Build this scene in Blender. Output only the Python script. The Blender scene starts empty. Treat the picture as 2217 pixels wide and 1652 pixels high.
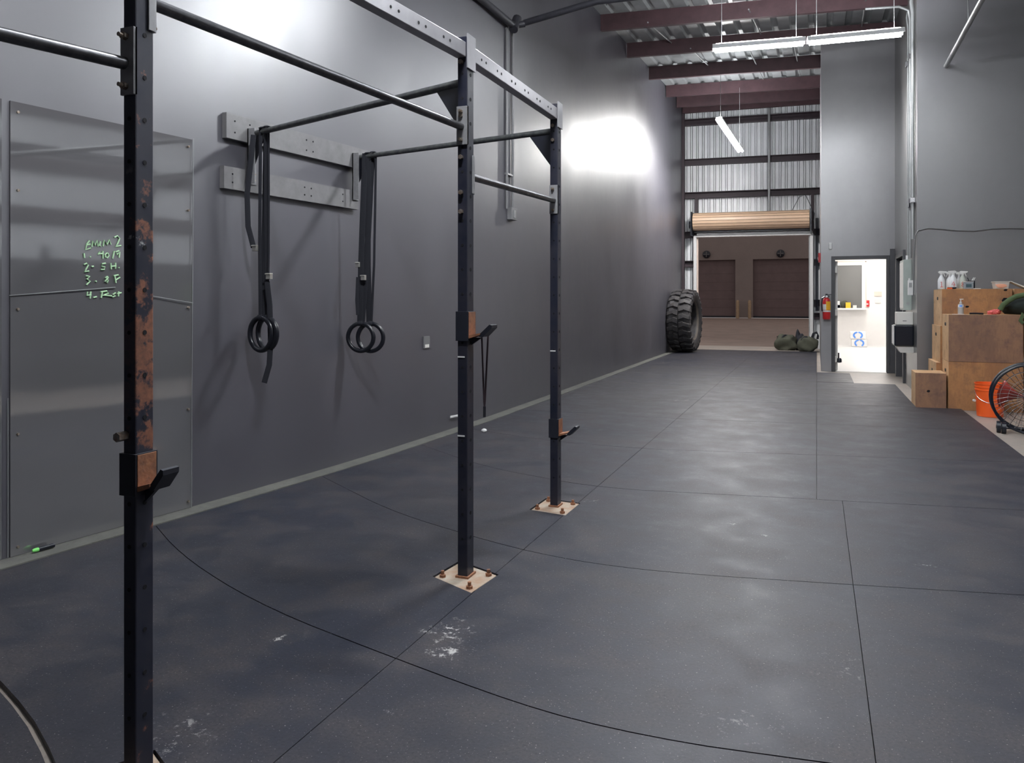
import bpy, bmesh, math, random
from math import sin, cos, pi, atan, sqrt, radians
from mathutils import Vector, Matrix
random.seed(7)
S = bpy.context.scene
COL = S.collection

# ---------------------------------------------------------------- survey helpers (camera at 0,0,1.3)
F = 1700.; CX = 1108.5; Y0 = 648.; H = 1.3
PS = atan((1768 - CX) / F); PC, PN = cos(PS), sin(PS)
def ray(px, py):
    X = (px - CX) / F; U = (Y0 - py) / F
    return (X*PC - PN, X*PN + PC, U)
def onz(px, py, z=0.):
    r = ray(px, py); t = (z - H) / r[2]; return (r[0]*t, r[1]*t, z)
def ony(px, py, y):
    r = ray(px, py); t = y / r[1]; return (r[0]*t, y, H + r[2]*t)
def onx(px, py, x):
    r = ray(px, py); t = x / r[0]; return (x, r[1]*t, H + r[2]*t)
def at(px, py, Z):
    r = ray(px, py); return (r[0]*Z, r[1]*Z, H + r[2]*Z)
WP = [(-9, -3.98), (0, -3.93), (2.0, -3.86), (2.72, -3.78), (3.84, -3.63), (5.4, -3.47), (7.57, -3.385), (10.2, -3.375), (15.4, -3.39), (23, -3.41)]
def wx(y):      # the long left wall bows very slightly along its length
    for (a, b), (c, d) in zip(WP, WP[1:]):
        if y <= c: return b + (d - b) * (y - a) / (c - a)
    return WP[-1][1]
def onwall(px, py, off=0.):
    x = -3.5
    for _ in range(40):
        p = onx(px, py, x); x = wx(p[1]) + off
    return onx(px, py, x)

# ---------------------------------------------------------------- materials
MATS = {}
def mat(name, col, rough=.6, metal=0., noise=0., nscale=8., col2=None, spec=.5, bump=0., bscale=60., rvar=0., emis=None, estr=0., alpha=None, trans=0., coat=0.):
    m = bpy.data.materials.new(name); m.use_nodes = True
    nt = m.node_tree; b = nt.nodes['Principled BSDF']
    b.inputs['Base Color'].default_value = (*col, 1)
    b.inputs['Roughness'].default_value = rough
    b.inputs['Metallic'].default_value = metal
    b.inputs['Specular IOR Level'].default_value = spec
    b.inputs['Coat Weight'].default_value = coat
    if trans: b.inputs['Transmission Weight'].default_value = trans
    if alpha is not None: b.inputs['Alpha'].default_value = alpha
    if emis:
        b.inputs['Emission Color'].default_value = (*emis, 1); b.inputs['Emission Strength'].default_value = estr
    geo = nt.nodes.new('ShaderNodeNewGeometry')
    if noise or rvar:
        n = nt.nodes.new('ShaderNodeTexNoise'); n.inputs['Scale'].default_value = nscale; n.inputs['Detail'].default_value = 6
        n.inputs['Roughness'].default_value = .65
        nt.links.new(geo.outputs['Position'], n.inputs['Vector'])
        r = nt.nodes.new('ShaderNodeMapRange'); r.inputs[1].default_value = .3; r.inputs[2].default_value = .7
        nt.links.new(n.outputs['Fac'], r.inputs[0])
        if noise:
            mx = nt.nodes.new('ShaderNodeMix'); mx.data_type = 'RGBA'
            c2 = col2 or tuple(c * (1 - noise) for c in col)
            mx.inputs[6].default_value = (*col, 1); mx.inputs[7].default_value = (*c2, 1)
            nt.links.new(r.outputs[0], mx.inputs[0]); nt.links.new(mx.outputs[2], b.inputs['Base Color'])
        if rvar:
            r2 = nt.nodes.new('ShaderNodeMapRange'); r2.inputs[3].default_value = rough - rvar; r2.inputs[4].default_value = rough + rvar
            nt.links.new(n.outputs['Fac'], r2.inputs[0]); nt.links.new(r2.outputs[0], b.inputs['Roughness'])
    if bump:
        n2 = nt.nodes.new('ShaderNodeTexNoise'); n2.inputs['Scale'].default_value = bscale; n2.inputs['Detail'].default_value = 4
        nt.links.new(geo.outputs['Position'], n2.inputs['Vector'])
        bp = nt.nodes.new('ShaderNodeBump'); bp.inputs['Strength'].default_value = bump; bp.inputs['Distance'].default_value = .01
        nt.links.new(n2.outputs['Fac'], bp.inputs['Height']); nt.links.new(bp.outputs[0], b.inputs['Normal'])
    MATS[name] = m
    return m
class NT:       # tiny node-graph helper
    def __init__(s, m): s.t = m.node_tree; s.b = s.t.nodes['Principled BSDF']; s.pos = s.n('ShaderNodeNewGeometry').outputs['Position']
    def n(s, k, **kw):
        x = s.t.nodes.new(k)
        for a, v in kw.items(): setattr(x, a, v)
        return x
    def l(s, a, b): s.t.links.new(a, b)
    def noise(s, scale, detail=5, rough=.6, vec=None, dim=None):
        x = s.n('ShaderNodeTexNoise'); x.inputs['Scale'].default_value = scale; x.inputs['Detail'].default_value = detail; x.inputs['Roughness'].default_value = rough
        s.l(vec or s.pos, x.inputs['Vector']); return x.outputs['Fac']
    def rng(s, v, a, b, c=0., d=1.):
        x = s.n('ShaderNodeMapRange'); x.clamp = True
        for i, k in enumerate((a, b, c, d)): x.inputs[i+1].default_value = k
        s.l(v, x.inputs[0]); return x.outputs[0]
    def math(s, op, a, b=None):
        x = s.n('ShaderNodeMath', operation=op)
        for i, v in enumerate((a, b)):
            if v is None: continue
            if isinstance(v, (int, float)): x.inputs[i].default_value = v
            else: s.l(v, x.inputs[i])
        return x.outputs[0]
    def mix(s, f, a, b):
        x = s.n('ShaderNodeMix', data_type='RGBA')
        s.l(f, x.inputs[0]) if not isinstance(f, float) else setattr(x.inputs[0], 'default_value', f)
        for i, v in ((6, a), (7, b)):
            if isinstance(v, tuple): x.inputs[i].default_value = (*v, 1)
            else: s.l(v, x.inputs[i])
        return x.outputs[2]
    def xyz(s):
        x = s.n('ShaderNodeSeparateXYZ'); s.l(s.pos, x.inputs[0]); return x.outputs
    def mapping(s, sc):
        x = s.n('ShaderNodeMapping'); x.inputs['Scale'].default_value = sc; s.l(s.pos, x.inputs[0]); return x.outputs[0]
    def bump(s, h, st, dist=.01):
        x = s.n('ShaderNodeBump'); x.inputs['Strength'].default_value = st; x.inputs['Distance'].default_value = dist
        s.l(h, x.inputs['Height']); s.l(x.outputs[0], s.b.inputs['Normal'])

# wall paint: semi-gloss dark grey, patchy roller marks
WALLC = (.054, .052, .066)
def paint(name, base=WALLC, rough=.42, spec=.6):
    m = mat(name, base, rough, spec=spec); g = NT(m)
    a = g.noise(.9, 6, .6, g.mapping((1, 1, .35))); b = g.noise(7, 5)
    f = g.math('ADD', g.math('MULTIPLY', a, .75), g.math('MULTIPLY', b, .25))
    c = g.mix(g.rng(f, .3, .7), tuple(x*.86 for x in base), tuple(x*1.16 for x in base))
    g.l(c, g.b.inputs['Base Color'])
    g.l(g.rng(f, .3, .7, rough*.85, rough*1.2), g.b.inputs['Roughness'])
    g.b.inputs['IOR'].default_value = 2.1
    return m
M_wall = paint('wall_paint')
M_wall2 = paint('wall_paint_flat', (.135, .132, .142), .34)
M_lobw = paint('lobby_side_paint', (.24, .235, .245), .32)
M_side = paint('side_wall_paint', (.13, .128, .125), .3)
M_sheet = mat('gloss_sheet', (.12, .118, .124), .05, spec=1.); M_sheet.node_tree.nodes['Principled BSDF'].inputs['IOR'].default_value = 2.
def mk_rubber():
    m = mat('rubber_mat', (.02, .021, .026), .5, spec=.3); g = NT(m)
    big = g.noise(.55, 5, .6); mid = g.noise(3.2, 6, .7); fine = g.noise(85, 3, .7); fleck = g.noise(140, 2, .5)
    c1 = g.mix(g.rng(big, .35, .68), (.0145, .018, .031), (.034, .033, .040))
    c2 = g.mix(g.rng(mid, .45, .72), c1, (.058, .051, .053))
    c3 = g.mix(g.rng(fine, .45, .75), g.mix(g.rng(g.noise(14, 6, .75), .56, .72), c2, (.024, .024, .03)), (.016, .017, .025))
    c4 = g.mix(g.rng(fleck, .67, .74), c3, (.24, .23, .22))
    # chalk smears with their own ragged edges
    xs = g.xyz(); nn = g.noise(17, 6, .75)
    last = c4
    for (x, y, r, k) in [(-1.355, 2.794, .14, .9), (-1.276, 2.624, .13, .9), (-.458, 4.72, .06, .8), (-.28, 4.5, .06, .7), (-1.773, 1.829, .25, .35), (-1.929, 2.481, .05, .9), (-1.254, 2.186, .04, .9),
                         (.1, 3.0, .3, .22), (-.2, 2.5, .3, .22), (-1.7, 5.5, .12, .3), (-1.35, 4.9, .1, .4), (.5, 4.3, .1, .4), (-1.6, 10.2, .3, .35), (-1.5, 9.0, .2, .25)]:
        dx = g.math('SUBTRACT', xs[0], x); dy = g.math('SUBTRACT', xs[1], y)
        d = g.math('SQRT', g.math('ADD', g.math('MULTIPLY', dx, dx), g.math('MULTIPLY', dy, dy)))
        f = g.math('MULTIPLY', g.rng(d, 0, r, 1, 0), g.rng(nn, .52, .62, 0, k))
        last = g.mix(g.rng(f, .1, .45), last, (.42, .41, .40))
    g.l(last, g.b.inputs['Base Color'])
    g.l(g.rng(mid, .3, .7, .42, .6), g.b.inputs['Roughness'])
    g.bump(fine, .15, .004)
    return m
M_rub = mk_rubber()
def mk_concrete(name, a, b, rough=.6, sc=1.4):
    m = mat(name, a, rough); g = NT(m)
    n1 = g.noise(sc, 7, .65); n2 = g.noise(24, 5, .7)
    g.l(g.mix(g.rng(n2, .55, .8), g.mix(g.rng(n1, .35, .65), a, b), tuple(x*.6 for x in b)), g.b.inputs['Base Color'])
    g.bump(n2, .15, .004); return m
M_conc = mk_concrete('concrete_floor', (.40, .34, .29), (.30, .27, .245), .45)
M_ext = mk_concrete('yard_paving', (.30, .225, .19), (.22, .17, .145), .8)
M_extw = mk_concrete('yard_building_paint', (.25, .21, .197), (.215, .18, .17), .8, .4)
M_extd = mat('yard_roller_door', (.155, .11, .112), .6, noise=.2, nscale=2)
M_curb = mk_concrete('bare_curb', (.125, .125, .11), (.09, .09, .082), .8, 5)
def mk_post():
    m = mat('powder_coated_steel', (.02, .022, .032), .42, metal=.0, spec=.5); g = NT(m)
    n = g.noise(9, 6, .7); n2 = g.noise(30, 5, .7)
    c = g.mix(g.rng(n, .35, .7), (.012, .015, .028), (.026, .025, .037))
    c = g.mix(g.rng(n2, .68, .76), c, (.10, .06, .045))
    g.l(c, g.b.inputs['Base Color']); g.l(g.rng(n, .3, .7, .3, .5), g.b.inputs['Roughness'])
    return m
M_post = mk_post()
def mk_rusty():
    m = mat('rusty_coated_steel', (.02, .022, .032), .45); g = NT(m); xs = g.xyz()
    n = g.noise(14, 6, .65); n2 = g.noise(40, 5, .7); n3 = g.noise(11, 5, .6, g.mapping((1.3, 1.1, 1)))
    zone = g.math('MULTIPLY', g.rng(xs[2], .86, 1.05, .0, 1.), g.rng(xs[2], 1.28, 1.47, 1., 0.))
    c = g.mix(g.rng(n, .35, .7), (.014, .017, .032), (.030, .030, .043))
    rust = g.mix(g.rng(n2, .35, .7), (.30, .12, .07), (.12, .06, .045))
    f = g.rng(g.math('ADD', g.math('MULTIPLY', zone, .14), n), .60, .66)
    nx = g.n('ShaderNodeSeparateXYZ'); gg = g.n('ShaderNodeNewGeometry'); g.l(gg.outputs['Normal'], nx.inputs[0])
    f = g.math('MULTIPLY', f, g.rng(nx.outputs[0], .3, .6, .12, 1.))
    c = g.mix(f, c, rust)
    lowr = g.rng(n2, .69, .73)
    c = g.mix(g.math('MULTIPLY', lowr, .6), c, (.2, .09, .05))
    wz = g.math('MULTIPLY', g.rng(xs[2], .95, 1.02), g.rng(xs[2], 1.5, 1.66, 1., 0.))
    c = g.mix(g.math('MULTIPLY', wz, g.rng(n3, .66, .71)), c, (.55, .56, .55))
    g.l(c, g.b.inputs['Base Color']); g.l(g.rng(n, .3, .7, .35, .6), g.b.inputs['Roughness'])
    return m
M_rpost = mk_rusty()
M_bar = mat('worn_steel_bar', (.13, .13, .14), .32, metal=.75, noise=.5, nscale=30, rvar=.1)
M_xbar = mat('black_crossbar_steel', (.05, .052, .062), .38, metal=.4, noise=.5, nscale=25, col2=(.14, .15, .14))
M_dark = mat('black_steel', (.014, .016, .026), .5, noise=.3)
M_hole = mat('hole_black', (.003, .003, .006), .9)
M_bolt = mat('zinc_bolt', (.5, .47, .42), .35, metal=.8, noise=.5, nscale=90, col2=(.25, .16, .1))
M_zincp = mat('zinc_plate', (.34, .34, .35), .4, metal=.3, noise=.3, nscale=20)
M_plate = mat('rusted_floor_plate', (.40, .37, .31), .55, noise=.5, nscale=12, col2=(.34, .19, .11), bump=.1)
M_rust = mat('rust', (.36, .15, .07), .7, noise=.5, nscale=40, col2=(.17, .08, .05), bump=.2)
M_board = mat('grey_painted_board', (.21, .205, .21), .38, noise=.25, nscale=10)
M_edge = mat('board_underside', (.012, .012, .018), .7)
M_strap = mat('black_webbing', (.012, .013, .02), .75, bump=.3, bscale=400)
M_ring = mat('black_ring_plastic', (.01, .011, .016), .3)
M_buck = mat('bright_buckle', (.62, .6, .55), .3, metal=.8)
M_deck = mat('galvanised_deck', (.44, .46, .46), .42, metal=.25, noise=.4, nscale=1.6)
M_purl = mat('red_oxide_steel', (.085, .042, .048), .55, noise=.35, nscale=4)
M_corr = mat('white_corrugated_steel', (.86, .88, .90), .4, metal=.1, noise=.12, nscale=2)
M_girt = mat('dark_oxide_girt', (.045, .028, .036), .55, noise=.3, nscale=6)
M_galv = mat('galvanised_pipe', (.42, .43, .43), .4, metal=.5, noise=.2)
M_gpipe = mat('painted_grey_conduit', (.17, .17, .175), .35, noise=.2)
M_bpipe = mat('dark_sprinkler_pipe', (.045, .045, .055), .45, noise=.4, nscale=12)
M_white = mat('white_paint', (.75, .75, .74), .4, noise=.06)
M_lobby = mat('lobby_white_wall', (.86, .84, .82), .6, noise=.03)
M_lobfl = mat('lobby_pale_floor', (.80, .79, .78), .3, noise=.04)
M_trimb = mat('beige_trim', (.72, .58, .5), .5)
M_glass = mat('dull_grey_glass', (.16, .16, .155), .35)
M_tan = mat('tan_roller_curtain', (.72, .50, .34), .45, noise=.1, nscale=5)
M_tandk = mat('tan_slat_shadow_gap', (.18, .12, .09), .6)
M_blackp = mat('black_plastic', (.008, .01, .018), .3)
M_tyre = mat('tyre_rubber', (.018, .018, .024), .62, noise=.5, nscale=9, col2=(.05, .045, .042), bump=.2, bscale=50)
M_rim = mat('worn_rim_edge', (.30, .24, .18), .6, noise=.5, nscale=10)
M_ply = None
def mk_ply(name, a, b, c3):
    m = mat(name, a, .62); g = NT(m)
    n1 = g.noise(2.6, 7, .72, g.mapping((1.6, 1, 1.0))); n2 = g.noise(9, 6, .7); n3 = g.noise(60, 3, .6, g.mapping((1, 1, .15)))
    c = g.mix(g.rng(n1, .42, .58), a, b)
    c = g.mix(g.rng(n2, .5, .75), c, c3)
    c = g.mix(g.math('MULTIPLY', g.rng(n3, .5, .7), .25), c, tuple(x*.6 for x in b))
    g.l(c, g.b.inputs['Base Color']); g.bump(n3, .08, .004); return m
M_ply = mk_ply('worn_plywood', (.46, .225, .09), (.35, .165, .073), (.24, .12, .07))
M_plyd = mk_ply('stained_dark_plywood', (.31, .165, .095), (.23, .125, .08), (.165, .092, .073))
M_plyl = mk_ply('pale_plywood', (.66, .42, .22), (.54, .32, .16), (.36, .22, .12))
M_orange = mat('orange_plastic', (.95, .13, .02), .4)
M_wplast = mat('translucent_white_plastic', (.78, .79, .80), .35, alpha=None)
M_clear = mat('clear_plastic', (.75, .78, .8), .15, trans=.75)
M_red = mat('red_paint', (.62, .03, .035), .35)
M_redink = mat('red_marker_ink', (.65, .06, .05), .6)
M_yel = mat('yellow_label', (.95, .50, .03), .5)
M_blue = mat('blue_print', (.12, .32, .85), .5)
M_green = mat('green_chalk_ink', (.48, .72, .45), .7)
M_lime = mat('lime_plastic', (.25, .85, .2), .5)
M_olive = mat('olive_canvas', (.085, .088, .062), .85, noise=.4, nscale=6, bump=.4, bscale=120)
M_grn = mat('green_fabric', (.10, .15, .065), .85, noise=.4, nscale=9)
M_dgrn = mat('dark_green_mesh_fabric', (.012, .022, .018), .8, noise=.5, nscale=20)
M_pink = mat('coral_cloth', (.8, .16, .15), .8, noise=.2, nscale=20)
M_panel = mat('grey_green_enamel', (.40, .45, .42), .4, noise=.1)
M_boff = mat('off_white_plastic', (.72, .70, .66), .45)
M_frame = mat('dark_door_frame_paint', (.07, .07, .078), .4, noise=.15)
M_lampw = mat('white_lamp_housing', (.8, .8, .8), .4)
M_fanr = mat('fan_red_blade', (.45, .06, .05), .4)
M_chrome = mat('bright_steel', (.6, .6, .62), .25, metal=.9)
LAMP = 90.
M_tube = mat('led_diffuser', (.9, .9, .9), .4, emis=(.93, .96, 1.0), estr=LAMP*.85)
M_tube2 = mat('led_diffuser_far', (.9, .9, .9), .4, emis=(1., .98, .97), estr=LAMP*5)
M_tube3 = mat('led_diffuser_near', (.9, .9, .9), .4, emis=(.93, .96, 1.0), estr=LAMP*6.5)
M_up = mat('added_uplight', (.9, .9, .9), .4, emis=(.93, .96, 1.0), estr=LAMP*2.2)  # glowing strip added on top of the housings to brighten the roof deck
M_lobl = mat('lobby_ceiling_light', (.9, .9, .9), .4, emis=(1, .97, .94), estr=13)

# ---------------------------------------------------------------- mesh helper
class MB:
    def __init__(s): s.bm = bmesh.new(); s.mi = 0
    def face(s, vs):
        try:
            f = s.bm.faces.new(vs); f.material_index = s.mi; return f
        except ValueError: return None
    def hexa(s, p):     # 8 points: bottom 0-3 ccw, top 4-7
        v = [s.bm.verts.new(q) for q in p]
        for q in ((3, 2, 1, 0), (4, 5, 6, 7), (0, 1, 5, 4), (1, 2, 6, 5), (2, 3, 7, 6), (3, 0, 4, 7)): s.face([v[i] for i in q])
        return s
    def box(s, x0, x1, y0, y1, z0, z1, M=None):
        p = [(x0, y0, z0), (x1, y0, z0), (x1, y1, z0), (x0, y1, z0), (x0, y0, z1), (x1, y0, z1), (x1, y1, z1), (x0, y1, z1)]
        if M is not None: p = [M @ Vector(q) for q in p]
        return s.hexa(p)
    def prism(s, poly, ax, a, b):   # poly in the two other axes, extruded along ax
        def P(u, v, w): return {'x': (w, u, v), 'y': (u, w, v), 'z': (u, v, w)}[ax]
        A = [s.bm.verts.new(P(u, v, a)) for u, v in poly]; B = [s.bm.verts.new(P(u, v, b)) for u, v in poly]
        n = len(poly)
        for i in range(n): s.face([A[i], A[(i+1) % n], B[(i+1) % n], B[i]])
        s.face(A[::-1]); s.face(B); return s
    def tube(s, pts, r, n=12, cap=True, flat=None, closed=False):
        pts = [Vector(p) for p in pts]; rings = []
        m = len(pts); up = None
        for i, p in enumerate(pts):
            a = pts[(i-1) % m] if (i > 0 or closed) else p; b = pts[(i+1) % m] if (i < m-1 or closed) else p
            t = (b - a).normalized()
            if up is None:
                up = Vector((0, 0, 1)) if abs(t.z) < .9 else Vector((1, 0, 0))
                if flat is not None: up = Vector(flat)
            u = (up - t * up.dot(t)).normalized(); w = t.cross(u)
            if flat is None: up = u
            rr = r[i] if isinstance(r, list) else r
            ru, rw = (rr if isinstance(rr, tuple) else (rr, rr)) if flat is None else (r if isinstance(r, tuple) else (r, r))
            rings.append([s.bm.verts.new(p + u * (ru * cos(2*pi*k/n)) + w * (rw * sin(2*pi*k/n))) for k in range(n)])
        for i in range(m if closed else m - 1):
            A, B = rings[i], rings[(i+1) % m]
            for k in range(n): s.face([A[k], A[(k+1) % n], B[(k+1) % n], B[k]])
        if cap and not closed: s.face(rings[0][::-1]); s.face(rings[-1])
        return s
    def lathe(s, prof, c=(0, 0, 0), n=24, M=None, cap=True):   # prof: (r,z)
        R = []
        for r, z in prof:
            ring = []
            for k in range(n):
                q = Vector((r*cos(2*pi*k/n), r*sin(2*pi*k/n), z))
                if M is not None: q = M @ q
                ring.append(s.bm.verts.new(q + Vector(c)))
            R.append(ring)
        for A, B in zip(R, R[1:]):
            for k in range(n): s.face([A[k], A[(k+1) % n], B[(k+1) % n], B[k]])
        if cap: s.face(R[0][::-1]); s.face(R[-1])
        return s
    def blob(s, c, rx, ry, rz, seed=0, amp=.12, n=20, m=12, sq=1., floor=None, M=None):
        rnd = random.Random(seed); ph = [(rnd.uniform(1, 4), rnd.uniform(1, 4), rnd.uniform(0, 6), rnd.uniform(0, 6)) for _ in range(5)]
        rows = []
        for j in range(1, m):
            th = pi*j/m; row = []
            for k in range(n):
                a = 2*pi*k/n
                d = 1 + amp*sum(sin(round(p[0])*a + p[2]) * sin(p[1]*th*1.5 + p[3]) for p in ph)/2.5
                def sg(v): return (abs(v)**sq) * (1 if v >= 0 else -1)
                q = Vector((rx*d*sg(sin(th))*sg(cos(a)), ry*d*sg(sin(th))*sg(sin(a)), rz*d*sg(cos(th))))
                if M is not None: q = M @ q
                q += Vector(c)
                if floor is not None: q.z = max(q.z, floor)
                row.append(s.bm.verts.new(q))
            rows.append(row)
        def pole(v):
            q = Vector((0, 0, v*rz)); q = (M @ q if M is not None else q) + Vector(c)
            if floor is not None: q.z = max(q.z, floor)
            return s.bm.verts.new(q)
        t, b = pole(1), pole(-1)
        for A, B in zip(rows, rows[1:]):
            for k in range(n): s.face([A[k], B[k], B[(k+1) % n], A[(k+1) % n]])
        for k in range(n):
            s.face([t, rows[0][k], rows[0][(k+1) % n]]); s.face([b, rows[-1][(k+1) % n], rows[-1][k]])
        return s

def bev(mb, w=.003):
    bmesh.ops.bevel(mb.bm, geom=mb.bm.edges[:], offset=w, segments=2, affect='EDGES', profile=.5); return mb
def tag(o, label=None, cat=None, group=None, kind=None):
    if label: o['label'] = label
    if cat: o['category'] = cat
    if group: o['group'] = group
    if kind: o['kind'] = kind
    return o
def root_off(p):
    while p.parent is not None: p = p.parent
    return p.matrix_basis.inverted()
def obj(name, mb, m, parent=None, smooth=False, bevel=0., local=False, label=None):
    """links one mesh object; coordinates are world unless local"""
    bm = mb.bm
    if parent is not None and not local: bm.transform(root_off(parent))
    bmesh.ops.recalc_face_normals(bm, faces=bm.faces[:])
    me = bpy.data.meshes.new(name); bm.to_mesh(me); bm.free()
    for x in (m if isinstance(m, (list, tuple)) else [m]): me.materials.append(x)
    if smooth:
        for p in me.polygons: p.use_smooth = True
        try: me.set_sharp_from_angle(angle=radians(40))
        except Exception: pass
    o = bpy.data.objects.new(name, me); COL.objects.link(o)
    if parent is not None: o.parent = parent
    if bevel:
        b = o.modifiers.new('bevel', 'BEVEL'); b.width = bevel; b.segments = 2; b.limit_method = 'ANGLE'
    if label: o['label'] = label
    return o
def thing(name, label, cat, loc=(0, 0, 0), rz=0., group=None):
    o = bpy.data.objects.new(name, None); COL.objects.link(o); o.location = loc; o.rotation_euler = (0, 0, rz)
    o.matrix_basis = Matrix.Translation(loc) @ Matrix.Rotation(rz, 4, 'Z')
    o.empty_display_size = .1
    return tag(o, label, cat, group)
def struct(name, mb, m, parent=None, **k):
    o = obj(name, mb, m, parent, **k)
    if parent is None: o['kind'] = 'structure'
    return o
def solo(name, mb, m, label, cat, origin, group=None, **k):
    """a thing that is one mesh: origin at its base"""
    mb.bm.transform(Matrix.Translation(Vector(origin)).inverted())
    o = obj(name, mb, m, None, **k); o.location = origin
    return tag(o, label, cat, group)

# ================================================================ SHELL
# floor slab
f = MB(); f.box(-4.4, 4.6, -6, 21.62, -.12, -.02); struct('floor', f, M_conc)
# left wall, gently bowed
def smooth_wall(y0, y1, z0, z1, off, th=.18, n=90):
    mb = MB(); prev = None
    for i in range(n+1):
        y = y0 + (y1-y0)*i/n
        x = sum(wx(y + d) for d in (-.5, -.25, 0, .25, .5))/5 + off
        cur = [mb.bm.verts.new(q) for q in ((x, y, z0), (x, y, z1), (x-th, y, z1), (x-th, y, z0))]
        if prev:
            for k in range(4): mb.face([prev[k], cur[k], cur[(k+1) % 4], prev[(k+1) % 4]])
        else: mb.face(cur)
        prev = cur
    mb.face(prev[::-1]); return mb
def roofz(y): return 5.04 + .06*y           # underside of the purlins
struct('wall_left', smooth_wall(-6, 21.75, -.12, 7.0, 0), M_wall, smooth=True)
struct('baseboard_left', smooth_wall(-6, 21.4, -.02, .006, .14, .14), M_curb)
# lobby wall with doorway (faces the camera)
DX0, DX1, DZ = .315, 1.169, 2.025
w = MB()
w.box(.075, DX0, 15.5, 15.64, -.02, 6.6); w.box(DX1, 1.45, 15.5, 15.64, -.02, 6.6); w.box(DX0, DX1, 15.5, 15.64, DZ, 6.6)
struct('wall_lobby', w, M_lobw)
w = MB(); w.box(.075, .2, 15.64, 21.9, -.12, 6.7); struct('wall_bay_side', w, M_wall2)
# short side wall with the second doorway, and the corner wall
w = MB()
w.box(1.3, 1.44, 12.2, 13.75, -.02, 6.5); w.box(1.3, 1.44, 13.75, 14.95, 2.03, 6.5); w.box(1.3, 1.44, 14.95, 15.5, -.02, 6.5)
struct('wall_side', w, M_side)
w = MB(); w.box(1.44, 4.5, 12.2, 12.36, -.12, 6.4); w.box(1.3, 1.44, 12.199, 12.2, -.02, 6.4); struct('wall_corner', w, M_wall2)
w = MB(); w.box(-4.6, 4.6, -6.2, -6, -.12, 6.2); struct('wall_rear', w, M_wall2)
# right wall: grey liner below, corrugated steel above with girts
def corr_x(mb, x, y0, y1, z0, z1, pitch=.2, d=.035):
    pts = []; y = y0
    while y < y1:
        pts += [(y, 0), (y + pitch*.55, 0), (y + pitch*.65, d), (y + pitch*.9, d)]; y += pitch
    pts.append((y, 0)); prev = None
    for (yy, dd) in pts:
        cur = [mb.bm.verts.new((x + dd, yy, z0)), mb.bm.verts.new((x + dd, yy, z1))]
        if prev: mb.face([prev[0], cur[0], cur[1], prev[1]])
        prev = cur
XR = 4.2
w = MB(); corr_x(w, XR + .1, -6, 12.4, 1.6, 6.6); struct('wall_right', w, M_corr)
w = MB(); w.box(XR, XR + .1, -6, 12.3, -.12, 1.9); struct('wall_right_liner', w, M_frame)
for i, z in enumerate((2.45, 3.2, 4.0, 4.9)):
    g = MB(); g.box(XR - .02, XR + .09, -6, 12.2, z, z + .2); struct('trim_%d' % (i + 1), g, M_girt)
# ceiling: corrugated deck with ribs along the bays and purlins across
d = MB()
pitch = .305; x = -4.3; prof = []
while x < 4.6:
    prof += [(x, 0), (x + .19, 0), (x + .215, .045), (x + .28, .045)]; x += pitch
prev = None
for (xx, dz) in prof:
    cur = [d.bm.verts.new((xx, yy, roofz(yy) + .27 + dz)) for yy in (-6.2, 8, 22.2)]
    if prev:
        for k in range(2): d.face([prev[k], prev[k+1], cur[k+1], cur[k]])
    prev = cur
ceil = struct('ceiling', d, M_deck)
for i, y in enumerate((-4, -1.6, .8, 3.0, 5.0, 7.0, 9.0, 10.9, 12.82, 14.78, 16.88, 18.96, 20.5, 21.45)):
    p = MB(); z = roofz(y); sk = .12
    def PX(x): return y + sk*(x + 3.4)
    x0, x1 = -3.38 if y > 5 else -3.9, 4.2
    if y > 12: x1 = 1.3 if y < 15 else .08
    if y > 21: sk = .06
    zz = z + .27
    for (a, b, c, e) in ((0, .012, 0, zz - z), (.012, .075, 0, .014), (.012, .075, zz - z - .014, zz - z), (.062, .075, .014, .04)):
        p.hexa([(x0, PX(x0)+a, z+c), (x1, PX(x1)+a, z+c), (x1, PX(x1)+b, z+c), (x0, PX(x0)+b, z+c),
                (x0, PX(x0)+a, z+e), (x1, PX(x1)+a, z+e), (x1, PX(x1)+b, z+e), (x0, PX(x0)+b, z+e)])
    struct('purlin', p, M_purl, ceil)
# slender sag rods running between purlins
for (xx, ya, yb) in ((-2.6, 12.9, 14.9), (-1.0, 12.9, 15), (-2.2, 14.9, 17), (-1.2, 15, 19), (-.4, 14.9, 19), (.7, 12.9, 15.3)):
    p = MB(); p.tube([(xx, ya, roofz(ya) + .06), (xx + .05, yb, roofz(yb) + .2)], .012, 8); struct('sag_rod', p, M_galv, ceil)

# ---------------------------------------------------------------- far wall with roll-up door
def fy(x): return 21.63 + .085*(x + 3.0)
def corr_y(mb, x0, x1, z0, z1, pitch=.152, d=.03):
    pts = []; x = x0
    while x < x1:
        pts += [(x, 0), (x + pitch*.56, 0), (x + pitch*.565, .08), (x + pitch*.66, .08), (x + pitch*.665, -.012), (x + pitch*.88, -.012), (x + pitch*.885, .08), (x + pitch*.98, .08), (x + pitch*.985, 0)]; x += pitch
    pts = [q for q in pts if q[0] < x1] + [(x1, 0)]; prev = None
    for (xx, dd) in pts:
        cur = [mb.bm.verts.new((xx, fy(xx) + .16 + dd, z0)), mb.bm.verts.new((xx, fy(xx) + .16 + dd, z1))]
        if prev: mb.face([prev[0], prev[1], cur[1], cur[0]])
        prev = cur
OX0, OX1, OZ = -3.0, -.16, 3.02
w = MB(); corr_y(w, -3.45, .1, OZ, 6.75); corr_y(w, -3.45, OX0, -.1, OZ); corr_y(w, OX1, .1, -.1, OZ)
far = struct('wall_far', w, M_corr)
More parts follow.
